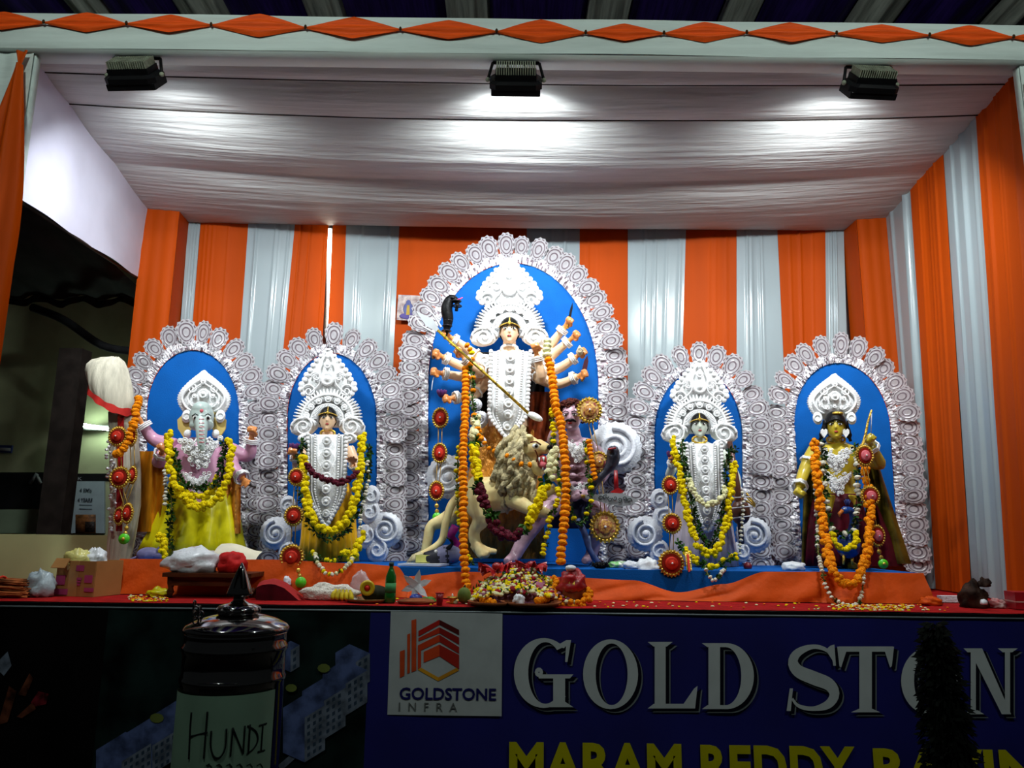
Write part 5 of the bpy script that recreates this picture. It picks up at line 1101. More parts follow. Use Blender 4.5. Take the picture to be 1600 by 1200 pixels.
# idol with the bow
garland('long orange garland on the yellow skinned idol', [(1271, 690, 4.88), (1275, 735, 4.82), (1280, 780, 4.76), (1286, 825, 4.7), (1294, 870, 4.54), (1304, 898, 4.43), (1322, 914, 4.42), (1340, 902, 4.43), (1352, 872, 4.54), (1358, 830, 4.7), (1357, 790, 4.76), (1352, 745, 4.82), (1348, 716, 4.88)], 'o', 7.4, .8, .2, 50, True)
garland('leafy garland on the yellow skinned idol', [(1282, 690, 4.9), (1286, 730, 4.87), (1292, 790, 4.85), (1300, 830, 4.84), (1330, 830, 4.84), (1340, 790, 4.85), (1340, 740, 4.87), (1336, 695, 4.9)], 'dgb', 5.5, 1., .4, 51)
garland('white bud string hanging over the plinth below the yellow idol', [(1272, 735, 4.86), (1276, 800, 4.8), (1278, 860, 4.58), (1284, 892, 4.45), (1290, 915, 4.43), (1302, 936, 4.41), (1320, 944, 4.38), (1336, 946, 4.37), (1346, 930, 4.41), (1349, 905, 4.43), (1350, 885, 4.5)], 'bbg', 3.4, 1.9, .3, 52)
garland('small yellow garland round the peacock', [(1302, 835, 4.78), (1306, 850, 4.75), (1320, 857, 4.73), (1334, 850, 4.75), (1338, 832, 4.78)], 'y', 5.5, .8, .2, 53, True)
# veiled plant bride
garland('orange marigold garland on the veiled plant bride', [(217, 622, 4.86), (213, 640, 4.82), (210, 660, 4.8), (204, 678, 4.78), (198, 695, 4.77), (188, 706, 4.76), (178, 708, 4.78)], 'o', 6.5, 1., .25, 60)

# ------------------------------------------------------------------ gilt rosettes on ribbons
m_fl1 = M('floral_print', (224, 196, 110), .4, var=.5, vs=70, col2=(150, 40, 70))
def rosettes(label, items, Yr, cmat, ball=None, floral=False, drops=True):
    x0, y0 = items[-1][0], items[-1][1]; t = thing('rosette_strand', label, 'rosettes', P(x0, y0+items[-1][3], Yr), 'gilt rosette strands')
    for k, it in enumerate(items):
        x, y, rx, ry = it[:4]; Yk_ = Yr-(it[4] if len(it) > 4 else 0); u = U(Yk_); c = P(x, y, Yk_); sx = rx/ry
        def dd(r, y0_, t_, n, e): 
            mb = MB().disc((0, 0, 0), r*u, t_, n, e); mb.v = [c+Vector((v.x*sx, v.y+y0_, v.z)) for v in mb.v]; return mb
        ro = dd(ry, 0, .008, 44, .07).build('rosette', m_gold, t, False)
        mb = MB()
        for j in range(22): q = 2*PI*j/22; mb.ell(c+Vector((math.cos(q)*ry*u*.86*sx, -.006, math.sin(q)*ry*u*.86)), (ry*u*.1, .006, ry*u*.1), 6, 4)
        mb.build('gold_bead_rim', m_gold, ro)
        dd(ry*.72, -.008, .006, 28, 0).build('dark_ring', M('brick_ring', (150, 36, 24), .45) if not floral else m_fl1, ro, False)
        mb = MB().lathe([(ry*.5*u, 0), (ry*.48*u, -.01), (ry*.36*u, -.008), (ry*.2*u, -.016), (.001, -.018)], (0, 0, 0), 18, axis='Y'); mb.v = [c+Vector((v.x*sx, v.y-.01, v.z)) for v in mb.v]; mb.build('centre_disc', cmat, ro)
        MB().ell(c+Vector((0, -.03, 0)), (ry*u*.08, .004, ry*u*.08), 8, 5).build('pearl', m_eye, ro)
        if k+1 < len(items):
            b = P(items[k+1][0], items[k+1][1], Yr)
            for s_ in (-1, 1): MB().tube([c+Vector((s_*.012, .01, -ry*u*.6)), b+Vector((s_*.012, .01, 0))], .003, 5).build('ribbon', M('gilt_ribbon', (190, 150, 70), .4, metal=.4), t)
    if ball:
        bx, by, br = ball; c = P(bx, by, Yr); u = U(Yr); bo = MB().lathe([(br*u, -.008), (br*u*1.05, 0), (br*u, .008), (br*u*.4, .012)], c, 16, axis='Y').build('lime_disc', m_lime, t)
        MB().ell(c+Vector((0, -.012, 0)), (br*u*.35, .006, br*u*.35), 8, 6).build('gold_stud', m_gold, bo)
        a = P(items[-1][0], items[-1][1]+items[-1][3], Yr); MB().tube([a, c], .003, 5).build('ribbon', M('gilt_ribbon', (190, 150, 70)), t)
        for f in (.3, .65): MB().ell(a.lerp(c, f), (.014, .008, .016), 8, 5).build('gold_drop', m_gold, t)
    return t
rosettes('three red centred gilt rosettes hanging beside the goddess arm on blue', [(688, 653, 13, 17), (687, 708, 12, 16.5), (682, 767, 12, 16)], 5.1, m_redd, (683, 808, 7))
rosettes('three flowered gilt rosettes hanging beside the demon', [(921, 641, 20, 21), (936, 722, 15, 17), (945, 823, 23, 24)], 4.86, M('floral_core', (214, 160, 70), .4, var=.5, vs=80, col2=(120, 30, 50)), None, True)
rosettes('three red centred gilt rosettes hanging by the goddess in saffron', [(463, 745, 13, 14), (459, 806, 15, 16, .05), (456, 870, 19, 19, .3)], 4.82, m_redd, None)
rosettes('three red centred gilt rosettes hanging by the pale goddess', [(1047, 758, 13, 15), (1050, 818, 15, 16, .05), (1049, 880, 20, 20, .28)], 4.82, m_redd)
rosettes('three pink centred gilt rosettes on the yellow skinned idol', [(1351, 712, 14, 17), (1360, 775, 15, 16), (1371, 837, 12, 17)], 4.76, m_pink, (1380, 881, 7))
rosettes('upper red centred rosettes on the veiled plant bride', [(184, 682, 15, 16), (187, 746, 16, 17), (199, 802, 9, 16)], 4.76, m_redd, (194, 842, 8))
rosettes('narrow side rosettes on the veiled plant bride', [(206, 682, 8, 16), (207, 742, 7, 14), (186, 806, 8, 14)], 4.8, m_redd)
o = MB().plate([P(1070, 862, 4.6), P(1078, 862, 4.6), P(1082, 896, 4.55), P(1074, 898, 4.55)], .006).build('gilt_tassel', m_gold, None, False, origin=P(1076, 898, 4.55)); tag(o, 'narrow red and gold tassel beside the lowest rosette of a goddess', 'tassel')
MB().plate([P(1073, 866, 4.59), P(1076, 866, 4.59), P(1079, 892, 4.54), P(1076, 894, 4.54)], .004).build('red_stripe', m_redd, o, False)
c = P(470, 910, 4.46); o = MB().lathe([(8*U(4.46), -.008), (8.5*U(4.46), 0), (8*U(4.46), .008), (.004, .012)], c, 16, axis='Y').build('lime_disc', m_lime, None, origin=c); tag(o, 'lime green disc on gold drops against the orange cloth', 'pendant')
for f in (0, 1): MB().ell(P(466+f*2, 892+f*8, 4.46), (.013, .008, .016), 8, 5).build('gold_drop', m_gold, o)
# ------------------------------------------------------------------ banner on the stage front
YBn = 3.975
zt_ = P(800, 957, YBn).z
m_navy = M('banner_navy', (24, 26, 112), .5, var=.12, vs=2, coat=.1); m_bblack = M('banner_black', (12, 9, 10), .5, var=.3, vs=3); m_bgreen = M('banner_green', (22, 40, 38), .5, var=.45, vs=4, bump=.05)
m_btext = M('banner_white', (196, 202, 202), .55, var=.04); m_byel = M('banner_yellow', (196, 186, 10), .55, var=.05); m_bsh = M('banner_shadow', (8, 8, 26), .6)
bx0, bx1 = P(-150, 1000, YBn).x, P(1780, 1000, YBn).x
def wave(x, z): return .003*math.sin(x*5+z*3)+.002*math.sin(x*13)
BN = thing('stage_banner', 'long navy sponsor banner across the stage front', 'banner', Vector((0, YBn, .25)))
xs = [bx0, P(160, 1050, YBn).x, P(575, 1050, YBn).x, bx1]
for nm, mt, a, b in (('black_panel', m_bblack, xs[0], xs[1]), ('picture_panel', m_bgreen, xs[1], xs[2]), ('navy_panel', m_navy, xs[2], xs[3])):
    MB().grid(lambda u, v: Vector((a+(b-a)*u, YBn+wave(a+(b-a)*u, v), .25+(zt_-.25)*v)), 40, 6).build(nm, mt, BN)
MB().tube([Vector((bx0, YBn-.004, zt_)), Vector((bx1, YBn-.004, zt_))], .005, 6).build('top_hem', M('hem_grey', (110, 120, 122), .5), BN)
def flatpx(polys, name, mat, d=.012, t=.002, parent=BN):
    mb = MB()                                   # flat print: each stroke lies a hair's breadth over the one before
    for i, p in enumerate(polys): mb.add([P(x, y, YBn-d-i*2e-5) for x, y in p], [tuple(range(len(p)))])
    return mb.build(name, mat, parent, False)
# serif capitals drawn in a unit box
def arc(cx, cy, ro, so, cxi, ri, si, a0, a1, n=22):
    out = []
    for i in range(n):
        p = R(a0+(a1-a0)*i/n); q = R(a0+(a1-a0)*(i+1)/n)
        out.append([(cx+ro*math.cos(p), cy+so*math.sin(p)), (cx+ro*math.cos(q), cy+so*math.sin(q)), (cxi+ri*math.cos(q), cy+si*math.sin(q)), (cxi+ri*math.cos(p), cy+si*math.sin(p))])
    return out
def stroke(pts, ws):
    v = crom([Vector((x, y, 0)) for x, y in pts], .045); n = len(v); out = []; L = []
    for i in range(n):
        t = (v[min(n-1, i+1)]-v[max(0, i-1)]).normalized(); f = i/(n-1)*(len(ws)-1); k = min(int(f), len(ws)-2); w_ = ws[k]+(ws[k+1]-ws[k])*(f-k)
        L.append(((v[i].x-t.y*w_/2, v[i].y+t.x*w_/2), (v[i].x+t.y*w_/2, v[i].y-t.x*w_/2)))
    return [[L[i][0], L[i+1][0], L[i+1][1], L[i][1]] for i in range(n-1)]
GL_ = {
 'O': arc(.5, .5, .5, .51, .52, .29, .45, 0, 360, 40),
 'G': arc(.5, .5, .5, .51, .53, .29, .45, 48, 318, 34)+[[(.72, .9), (.84, .86), (.96, .98), (.88, .98)], [(.88, .98), (.96, .98), (.9, .66), (.86, .66)], [(.66, .05), (.86, .0), (.86, .47), (.66, .47)], [(.58, .0), (1., .0), (.86, .08), (.66, .08)], [(.4, .48), (1., .48), (.94, .42), (.42, .42)]]+arc(.42, .51, .07, .07, .42, .01, .01, 0, 360, 10),
 'L': [[(.14, .04), (.36, .04), (.36, .96), (.14, .96)], [(.0, 1.), (.5, 1.), (.38, .93), (.12, .93)], [(.0, .0), (.95, .0), (.9, .07), (.12, .07)], [(.72, .07), (.95, .0), (1., .34), (.93, .3)]],
 'D': [[(.1, .04), (.33, .04), (.33, .96), (.1, .96)], [(-.03, 1.), (.5, 1.), (.5, .94), (.08, .94)], [(-.03, 0), (.5, 0), (.5, .06), (.08, .06)]]+arc(.46, .5, .54, .5, .44, .31, .44, -90, 90, 22),
 'S': stroke([(.90, .80), (.72, .93), (.48, .965), (.22, .88), (.12, .74), (.22, .6), (.5, .5), (.8, .4), (.9, .25), (.78, .1), (.5, .035), (.22, .08), (.08, .22)], [.04, .06, .07, .12, .19, .2, .21, .2, .19, .13, .07, .06, .04])+[[(.82, .98), (.9, 1.), (.93, .68), (.88, .68)], [(.82, .98), (.93, .68), (.8, .84), (.74, .92)], [(.0, .0), (.08, .0), (.12, .34), (.06, .34)]],
 'T': [[(.39, .04), (.61, .04), (.61, .97), (.39, .97)], [(.02, 1.), (.98, 1.), (.98, .92), (.02, .92)], [(.0, 1.), (.16, .92), (.07, .68), (.04, .7)], [(1., 1.), (.84, .92), (.93, .68), (.96, .7)], [(.24, 0), (.76, 0), (.6, .06), (.4, .06)]],
 'N': [[(.12, .0), (.22, .0), (.22, .97), (.12, .97)], [(.78, .0), (.88, .03), (.88, 1.), (.78, 1.)], [(.08, 1.), (.34, 1.), (.9, 0), (.72, .0)], [(-.02, 1.), (.3, 1.), (.26, .94), (.06, .94)], [(-.02, 0), (.38, 0), (.26, .06), (.1, .06)], [(.64, 1.), (1.03, 1.), (.92, .94), (.74, .94)]],
 'E': [[(.14, .04), (.36, .04), (.36, .96), (.14, .96)], [(.0, 1.), (.9, 1.), (.9, .94), (.12, .94)], [(.0, .0), (.95, .0), (.9, .06), (.12, .06)], [(.36, .53), (.7, .53), (.7, .47), (.36, .47)], [(.72, .07), (.95, .0), (1., .3), (.93, .28)], [(.9, 1.), (.8, .94), (.88, .72), (.93, .72)]]}
LET = [('G', 803, 896, 998, 1105), ('O', 911, 997, 1000, 1107), ('L', 1012, 1090, 1003, 1107), ('D', 1099, 1178, 1005, 1108), ('S', 1229, 1312, 1007, 1111), ('T', 1308, 1397, 1010, 1113), ('O', 1408, 1496, 1012, 1115), ('N', 1507, 1588, 1013, 1116), ('E', 1603, 1690, 1015, 1118)]
for ch, xa, xb, ya, yb in LET:
    for k, (dx, dy, mt, nm, d) in enumerate(((7.5, 6, M('banner_line', (120, 128, 130), .55), 'letter_outline', .010), (5.5, 4, m_bsh, 'letter_shadow', .012), (0, 0, m_btext, 'letter', .015))):
        w_ = xb-xa; sc = 1. if k == 2 else 1.0
        polys = [[(xa+dx+px*w_*sc, yb+dy+(ya-yb)*py) for px, py in p] for p in GL_[ch]]
        flatpx(polys, nm, mt, d, .0016)
for wd, x0, x1, y in (('MARAM', 795, 1066, 1224), ('REDDY', 1096, 1339, 1229), ('RAVIND', 1368, 1700, 1234)):
    a, b = P(x0, y, YBn-.014), P(x1, y, YBn-.014); hgt = P(x0, y-65, YBn).z-P(x0, y, YBn).z
    fit_text(wd, a, b.x-a.x, hgt, m_byel, BN, 'yellow_lettering', bold=.035, space=1.05, extr=.0008)
# sponsor logo
q = lambda *pts: [(560+x/2.963, 920+y/2.963) for x, y in pts]
flatpx([q((150, 104), (667, 115), (663, 590), (134, 583))], 'logo_panel', M('logo_white', (186, 192, 192), .55, var=.05), .009)
flatpx([q((192, 290), (215, 282), (213, 402), (192, 412)), q((226, 212), (240, 206), (238, 388), (226, 394)), q((246, 146), (268, 140), (268, 378), (246, 386))], 'logo_bar', M('logo_orange', (226, 84, 40), .5), .012)
LOGO = [([(278, 195), (375, 143), (375, 166), (278, 220)], (190, 40, 30)), ([(375, 143), (466, 190), (466, 214), (375, 166)], (90, 26, 24)), ([(278, 228), (375, 178), (375, 205), (278, 243)], (206, 60, 34)), ([(375, 178), (466, 225), (466, 258), (375, 205)], (150, 34, 28)), ([(275, 262), (375, 212), (375, 245), (275, 292)], (216, 70, 34)), ([(375, 212), (466, 270), (466, 300), (375, 245)], (170, 40, 30)), ([(275, 292), (290, 285), (290, 362), (275, 375)], (216, 70, 34)),
        ([(302, 292), (375, 258), (375, 312), (302, 342)], (220, 76, 36)), ([(375, 258), (466, 306), (466, 372), (375, 312)], (176, 44, 32)), ([(275, 375), (290, 365), (370, 410), (370, 428)], (226, 160, 40)), ([(370, 410), (455, 365), (466, 378), (370, 428)], (206, 140, 36))]
for k, (pl_, cl) in enumerate(LOGO): flatpx([q(*pl_)], 'logo_facet', M('logo_%d_%d_%d' % cl, cl, .5, var=.03), .012)
def px_text(txt, xa, xb, yb, yt, mat, nm, **kw):
    a, b = P(xa, yb, YBn-.0125), P(xb, yb, YBn-.0125); fit_text(txt, a, b.x-a.x, P(xa, yt, YBn).z-P(xa, yb, YBn).z, mat, BN, nm, extr=.0008, **kw)
px_text('GOLDSTONE', 624, 775, 1093, 1074, M('logo_navy', (26, 26, 96), .5), 'logo_lettering', bold=.02)
px_text('INFRA', 623, 714, 1110.5, 1097.5, M('logo_grey', (104, 108, 106), .5), 'logo_lettering', space=2.2)
# printed housing blocks
m_top = M('print_roof', (86, 102, 150), .5, var=.3, vs=14); m_wall = M('print_wall', (112, 122, 138), .5, var=.25, vs=18); m_win = M('print_window', (52, 66, 84), .5); m_grn = M('print_green', (112, 124, 60), .5)
def block(x, y, w_, h_, s_, dd):
    """slanting row house print: roof parallelogram, long wall and end wall"""
    up = .62*w_
    flatpx([[(x, y), (x+w_, y-up), (x+w_+s_, y-up+s_*.45), (x+s_, y+s_*.45)]], 'printed_roof', m_top, .006+dd); flatpx([[(x+s_, y+s_*.45), (x+w_+s_, y-up+s_*.45), (x+w_+s_, y-up+s_*.45+h_), (x+s_, y+s_*.45+h_)]], 'printed_wall', m_wall, .006+dd)
    flatpx([[(x, y), (x+s_, y+s_*.45), (x+s_, y+s_*.45+h_), (x, y+h_)]], 'printed_end_wall', m_top, .006+dd)
    wn = []
    for i in range(max(1, int(w_/9))):
        for j in range(max(1, int(h_/11))): xx = x+s_+4+i*9; yy = y+s_*.45+4+j*11-(xx-x-s_)*.62; wn.append([(xx, yy), (xx+4.5, yy-2.8), (xx+4.5, yy+3), (xx, yy+5.8)])
    flatpx(wn, 'printed_window', m_win, .0064+dd)['kind'] = 'stuff'
BLK = .0065
for a in ((150, 1172, 46, 40, 40), (196, 1146, 40, 44, 42), (238, 1118, 38, 60, 46), (442, 1106, 32, 70, 34), (472, 1080, 34, 60, 34), (504, 1052, 34, 50, 36), (524, 1020, 22, 44, 32), (440, 1010, 14, 34, 14)): block(*a, BLK); BLK -= .0008
for x, y, r in ((245, 1122, 11), (455, 1075, 9), (506, 1044, 10)): flatpx([[(x+r*math.cos(k), y+r*.7*math.sin(k)) for k in [i*PI/5 for i in range(10)]]], 'printed_lawn', m_grn, .015)
flatpx([[(434, 1196), (560, 1090), (563, 1094), (440, 1204)]], 'printed_kerb', m_wall, .006)
# dim flower print on the black part
m_pr = M('print_red', (120, 28, 40), .5, var=.4, vs=20); m_po = M('print_brown', (110, 60, 40), .5, var=.4, vs=16)
for pl_, mt in (([(0, 1030), (12, 1018), (18, 1040), (6, 1056), (0, 1050)], m_wall), ([(28, 1085), (46, 1052), (52, 1060), (40, 1088)], m_po), ([(48, 1098), (60, 1080), (76, 1084), (72, 1100), (56, 1104)], m_pr), ([(26, 1120), (52, 1096), (56, 1108), (34, 1122)], m_po), ([(0, 1120), (14, 1072), (26, 1080), (12, 1128), (0, 1132)], m_po)): flatpx([pl_], 'printed_flower', mt, .006)

# ------------------------------------------------------------------ steel donation vessel
YH = 2.4; u = U(YH); cH = P(369, 1000, YH); zH = lambda y: P(369, y, YH).z
m_ss = M('stainless_steel', (150, 148, 146), .1, metal=1., var=.04)
base_z = .78
HU = thing('donation_vessel', 'stainless steel donation vessel with conical finial and paper label', 'vessel', Vector((cH.x, YH, base_z)))
rp = [(70, 1199+120), (73, 1190), (73, 1064), (75, 1060), (75, 1055), (73, 1051), (73, 1018), (75.5, 1013), (75.5, 1007), (73, 1003), (73, 990), (74, 984)]
mb = MB().lathe([(72*u, base_z)]+[(r*u, zH(y)) for r, y in rp[1:]], (cH.x, YH, 0), 56); mb.build('drum', m_ss, HU)
mb = MB().lathe([(r*u, zH(y)) for r, y in ((75, 986), (76, 981), (72, 976), (58, 968), (40, 962), (28, 960))], (cH.x, YH, 0), 56); lid = mb.build('lid', m_ss, HU)
MB().lathe([(r*u, zH(y)) for r, y in ((26, 962), (31, 957), (32, 952), (28, 946), (22, 944), (14, 942), (9, 938), (8, 932), (18, 930), (19, 927), (16, 918), (11, 903), (6, 890), (1, 879))], (cH.x, YH, 0), 32).build('finial', m_ss, HU)
mb = MB()
for k in range(12): q_ = 2*PI*k/12; mb.ell((cH.x+math.cos(q_)*30*u, YH+math.sin(q_)*30*u, zH(953)), (.008, .008, .009), 8, 6)
mb.build('finial_beads', m_ss, HU)
def onH(x, y, r=73.6):
    """point of the drum's front seen at that place"""
    yy = YH-r*u
    for _ in range(8):
        p = P(x, y, yy); dx = max(-r+.3, min(r-.3, (p.x-cH.x)/u)); yy = YH-math.sqrt(r*r-dx*dx)*u
    return Vector((cH.x+dx*u, yy, p.z))
MB().grid(lambda a, b: onH(311+58*a, 1082-13*b, 74.2), 12, 3).build('coin_slot', m_black, HU)
mb = MB(); mb.tube([onH(308+62*i/12, 1068.5, 75) for i in range(13)], .8*u, 6); mb.build('slot_lip', m_ss, HU)
zp0, zp1 = onH(369, 1225).z, onH(369, 1088).z
pa = MB().grid(lambda a, b: Vector((cH.x+math.sin(R(-84+154*a))*75.2*u, YH-math.cos(R(-84+154*a))*75.2*u, zp0+(zp1-zp0+.004*a)*b)), 30, 8).build('paper_label', M('green_paper', (150, 186, 160), .7, var=.04), HU)
m_mk = M('marker_ink', (22, 30, 30), .6)
for pth in ([(299, 1113), (297, 1140), (295, 1186)], [(324, 1112), (321, 1150), (318, 1188)], [(296, 1151), (324, 1144)], [(330, 1142), (329, 1165), (334, 1182), (344, 1183), (352, 1168), (354, 1138)], [(360, 1182), (364, 1137)], [(364, 1138), (380, 1178)], [(380, 1178), (383, 1134)], [(391, 1132), (388, 1178)], [(387, 1134), (400, 1143), (403, 1156), (397, 1169), (385, 1179)], [(411, 1132), (408, 1173)], [(405, 1134), (417, 1130)], [(403, 1175), (414, 1172)]):
    p3 = [onH(x, y, 75.8) for x, y in pth]; MB().tube(crom(p3, .006) if len(p3) > 2 else [p3[0].lerp(p3[-1], k/6) for k in range(7)], .0024, 6).build('marker_stroke', m_mk, pa)
for k in range(6):
    x = 322+k*16; p3 = [onH(x, 1196, 75.8), onH(x+5, 1193, 75.8), onH(x+9, 1199, 75.8)]; MB().tube(p3, .0014, 5).build('faint_stroke', M('faint_ink', (70, 96, 80), .6), pa)
lk = thing('lock_chain', 'short steel chain hooked on the lid of the donation vessel', 'chain', P(306, 975, YH-.1))
for k in range(7):
    c = P(304+(k % 2)*1.5+(8 if k > 3 else 0), 944+(k if k < 4 else 7-k)*8.5, YH-.12); MB().ring(c, .008, .0025, 12, 5, 'Y' if k % 2 else 'X', 1.3).build('chain_link', m_ss, lk)
TB = thing('side_table', 'small dark table carrying the donation vessel', 'table', Vector((cH.x, YH, 0)))
MB().box((cH.x, YH, base_z-.02), (.5, .42, .035)).build('tabletop', m_dark, TB, False)
for sx in (-1, 1):
    for sy in (-1, 1): MB().box((cH.x+sx*.21, YH+sy*.17, (base_z-.04)/2), (.04, .04, base_z-.04)).build('leg', m_dark, TB, False)
# dark leafy column before the banner
YT = 3.3; cT = P(1482, 1100, YT); t = thing('leafy_column', 'dark leafy column standing before the navy banner', 'plant', Vector((cT.x, YT, 0)))
MB().tube([(cT.x, YT, 0), (cT.x, YT, P(1475, 985, YT).z)], [.03, .008], 8).build('stem', M('dark_bark', (28, 22, 16), .8), t)
mb = MB(); rnd = random.Random(8); zt2 = P(1470, 972, YT).z
MB().tube([(cT.x, YT, .1), (cT.x-.005, YT, .7), (cT.x-.02, YT, zt2-.18), (cT.x-.03, YT, zt2-.03)], [.085, .075, .05, .015], 10).build('inner_leaves', M('black_green_leaf', (9, 16, 9), .9, var=.3), t)
for k in range(3600):
    f = rnd.random()**.8; z = .15+(zt2-.15)*f; wd = (.105*(1-f)**.35+.008)*rnd.random()**.5; a = rnd.uniform(0, 2*PI); c = Vector((cT.x-.03*f+wd*math.cos(a), YT+wd*math.sin(a), z)); d = Vector((math.cos(a), math.sin(a), rnd.uniform(-1.6, .1))).normalized(); s_ = d.orthogonal().normalized(); L0_ = rnd.uniform(.025, .05)
    mb.add([c, c+d*L0_*.5+s_*L0_*.2, c+d*L0_, c+d*L0_*.5-s_*L0_*.2], [(0, 1, 2, 3)])
mb.build('foliage', M('black_green_leaf', (9, 16, 9), .9, var=.3), t, False)['kind'] = 'stuff'
# ------------------------------------------------------------------ things lying on the stage and plinth
def ground(px, Y, z=None): return Vector((P(px, 900, Y).x, Y, Z_ST+.004 if z is None else z))
def crumple_mb(c, size, seed, n=26, m=16, amp=.22, flat=True):
    mb = MB().ell((0, 0, 0), 1., n, m); out = []
    for v in mb.v:
        k = 1+amp*noise.noise((v.x*2.1+seed, v.y*2.1, v.z*2.1))+amp*.8*abs(noise.noise((v.x*4.7, v.y*4.7+seed, v.z*4.7)))-amp*.3
        w_ = Vector((v.x*size[0]*k, v.y*size[1]*k, v.z*size[2]*k))
        if flat: w_.z = max(w_.z, -size[2]*.55)
        out.append(w_)
    z0 = min(w_.z for w_ in out); mb.v = [Vector(c)+Vector((w_.x, w_.y, w_.z-z0)) for w_ in out]; return mb
def lump(name, label, cat, px, Y, size, mat, seed, z=None, amp=.22, smooth=True):
    c = ground(px, Y, z); o = crumple_mb(c, size, seed, amp=amp).build(name, mat, None, smooth, origin=c); return tag(o, label, cat)
def W_(px, Y): return px*U(Y)
m_plast = M('white_plastic', (225, 228, 232), .35, var=.06, coat=.3, bump=.5, bs=14); m_plast_c = M('clear_plastic', (225, 215, 218), .2, alpha=.45, bump=.5, bs=16, coat=.3); m_card = M('cardboard', (172, 122, 70), .85, var=.08, vs=6); m_pinkp = M('pink_print', (176, 66, 116), .7)
# cardboard box with bags
Yc = 4.32; a, b = ground(90, Yc), ground(166, Yc); u = U(Yc); h = (936-884)*u; wd = b.x-a.x; cx = (a.x+b.x)/2
BX = thing('cardboard_box', 'open cardboard carton with pink print stuffed with plastic bags', 'box', Vector((cx, Yc+.08, Z_ST+.004)))
rot = Matrix.Rotation(R(-14), 3, 'Z'); c0 = Vector((cx, Yc+.08, Z_ST+.004))
mb = MB()
for dx, dy, sx, sy in ((0, -.1, wd*.94, .006), (0, .1, wd*.94, .006), (-wd*.47, 0, .006, .2), (wd*.47, 0, .006, .2)): mb.box(c0+rot @ Vector((dx, dy, h/2)), (sx, sy, h), rot)
mb.box(c0+Vector((0, 0, .004)), (wd*.94, .2, .006), rot); mb.build('carton', m_card, BX, False)
MB().box(c0+rot @ Vector((-.01, -.104, h/2)), (.06, .003, h), rot).build('packing_tape', M('tan_tape', (190, 140, 80), .4), BX, False)
for dx, dz, sx, sz in ((.03, .8, .05, .03), (.03, .5, .03, .012), (.03, .42, .026, .01), (.03, .34, .02, .01), (.09, .5, .05, .04), (-.09, .45, .06, .05), (.1, .2, .06, .02), (-.08, .12, .09, .03)): MB().box(c0+rot @ Vector((dx, -.1075, h*dz)), (sx, .002, sz), rot).build('pink_print', m_pinkp, BX, False)
MB().box(c0+rot @ Vector((-wd*.3, -.13, h*.93)), (wd*.34, .06, .005), rot @ Matrix.Rotation(R(55), 3, 'X')).build('flap', m_card, BX, False)
lump('plastic_bag', 'pale yellow plastic bag sticking out of the carton', 'bag', 116, Yc+.05, (.085, .06, .075), M('yellow_plastic', (214, 206, 120), .4, coat=.2, bump=.4, bs=16), 3, Z_ST+h*.72, .4)
lump('plastic_bag', 'white handled plastic bag sticking out of the carton', 'bag', 146, Yc+.08, (.07, .05, .075), m_plast, 5, Z_ST+h*.72, .45)
lump('plastic_bag', 'bluish white knotted bag beside the straw broom', 'bag', 64, 4.25, (.075, .06, .09), M('bluish_plastic', (170, 186, 192), .35, bump=.5, bs=16, coat=.2), 7, None, .35)
t = thing('straw_broom', 'bundle of orange brown broom sticks lying by the bluish bag', 'broom', ground(10, 4.2)); rnd = random.Random(2)
mb = MB()
for k in range(90): z = Z_ST+.01+rnd.random()**1.3*.085; y_ = 4.2+rnd.uniform(-.06, .06); x0 = P(-60, 930, 4.2).x; x1 = P(44+rnd.uniform(-6, 5), 930, 4.2).x; mb.tube([(x0, y_, z), ((x0+x1)/2, y_+rnd.uniform(-.01, .01), z+rnd.uniform(0, .012)), (x1, y_+rnd.uniform(-.02, .02), z*1-.003+rnd.uniform(-.004, .006))], .0035, 5)
mb.build('sticks', M('broom_stick', (176, 98, 50), .7, var=.4, vs=10), t)['kind'] = 'stuff'
MB().ring((P(0, 930, 4.2).x, 4.2, Z_ST+.05), .06, .006, 16, 6, 'X').build('binding', m_redd, t)
# low wooden stool and its load
Ys = 4.3; u = U(Ys); xa, xb = ground(260, Ys).x, ground(392, Ys).x; zt3 = Z_ST+.125; cx = (xa+xb)/2
ST = thing('wooden_stool', 'low dark wooden stool with turned legs', 'stool', Vector((cx, Ys+.1, Z_ST)))
m_wood = M('dark_wood', (84, 44, 22), .5, var=.3, vs=8, stretch=(1, 6, 6)); MB().box((cx, Ys+.12, zt3), (xb-xa+.02, .3, .022)).build('seat', m_wood, ST, False)
MB().box((cx, Ys+.0, zt3-.035), (xb-xa-.05, .012, .045)).build('apron', m_wood, ST, False)
for sx in (0, 1):
    for sy in (0, 1): MB().lathe([(.016, 0), (.012, .012), (.02, .03), (.013, .05), (.02, .075), (.022, .115)], ((xa+.025, xb-.025)[sx], Ys+.01+sy*.22, Z_ST+.003), 12).build('leg', m_wood, ST)
lump('plastic_bag', 'large white plastic bag on the wooden stool', 'bag', 300, Ys+.08, (.15, .1, .085), m_plast, 11, zt3+.011, .3)
lump('red_bundle', 'knotted red cloth bundle on the wooden stool', 'bundle', 362, Ys+.08, (.085, .08, .075), M('bundle_red', (196, 30, 28), .6, var=.15, bump=.4, bs=12), 13, zt3+.011, .28)
o = MB().grid(lambda a, b: P(330+66*a+4*b, 872-24*b+9*a, 4.6)+Vector((0, .12*b, .012*math.sin(a*5)+.012*math.sin(b*4))), 16, 8).add([], []).build('folded_cloth', M('cream_cloth', (216, 208, 184), .7, var=.06), None, origin=P(365, 872, 4.6)); tag(o, 'folded cream cloth on the plinth behind the red bundle', 'cloth')
MB().grid(lambda a, b: P(330+66*a+4*b, 876-3*b+9*a, 4.59), 16, 3).build('red_edge', m_redd, o)
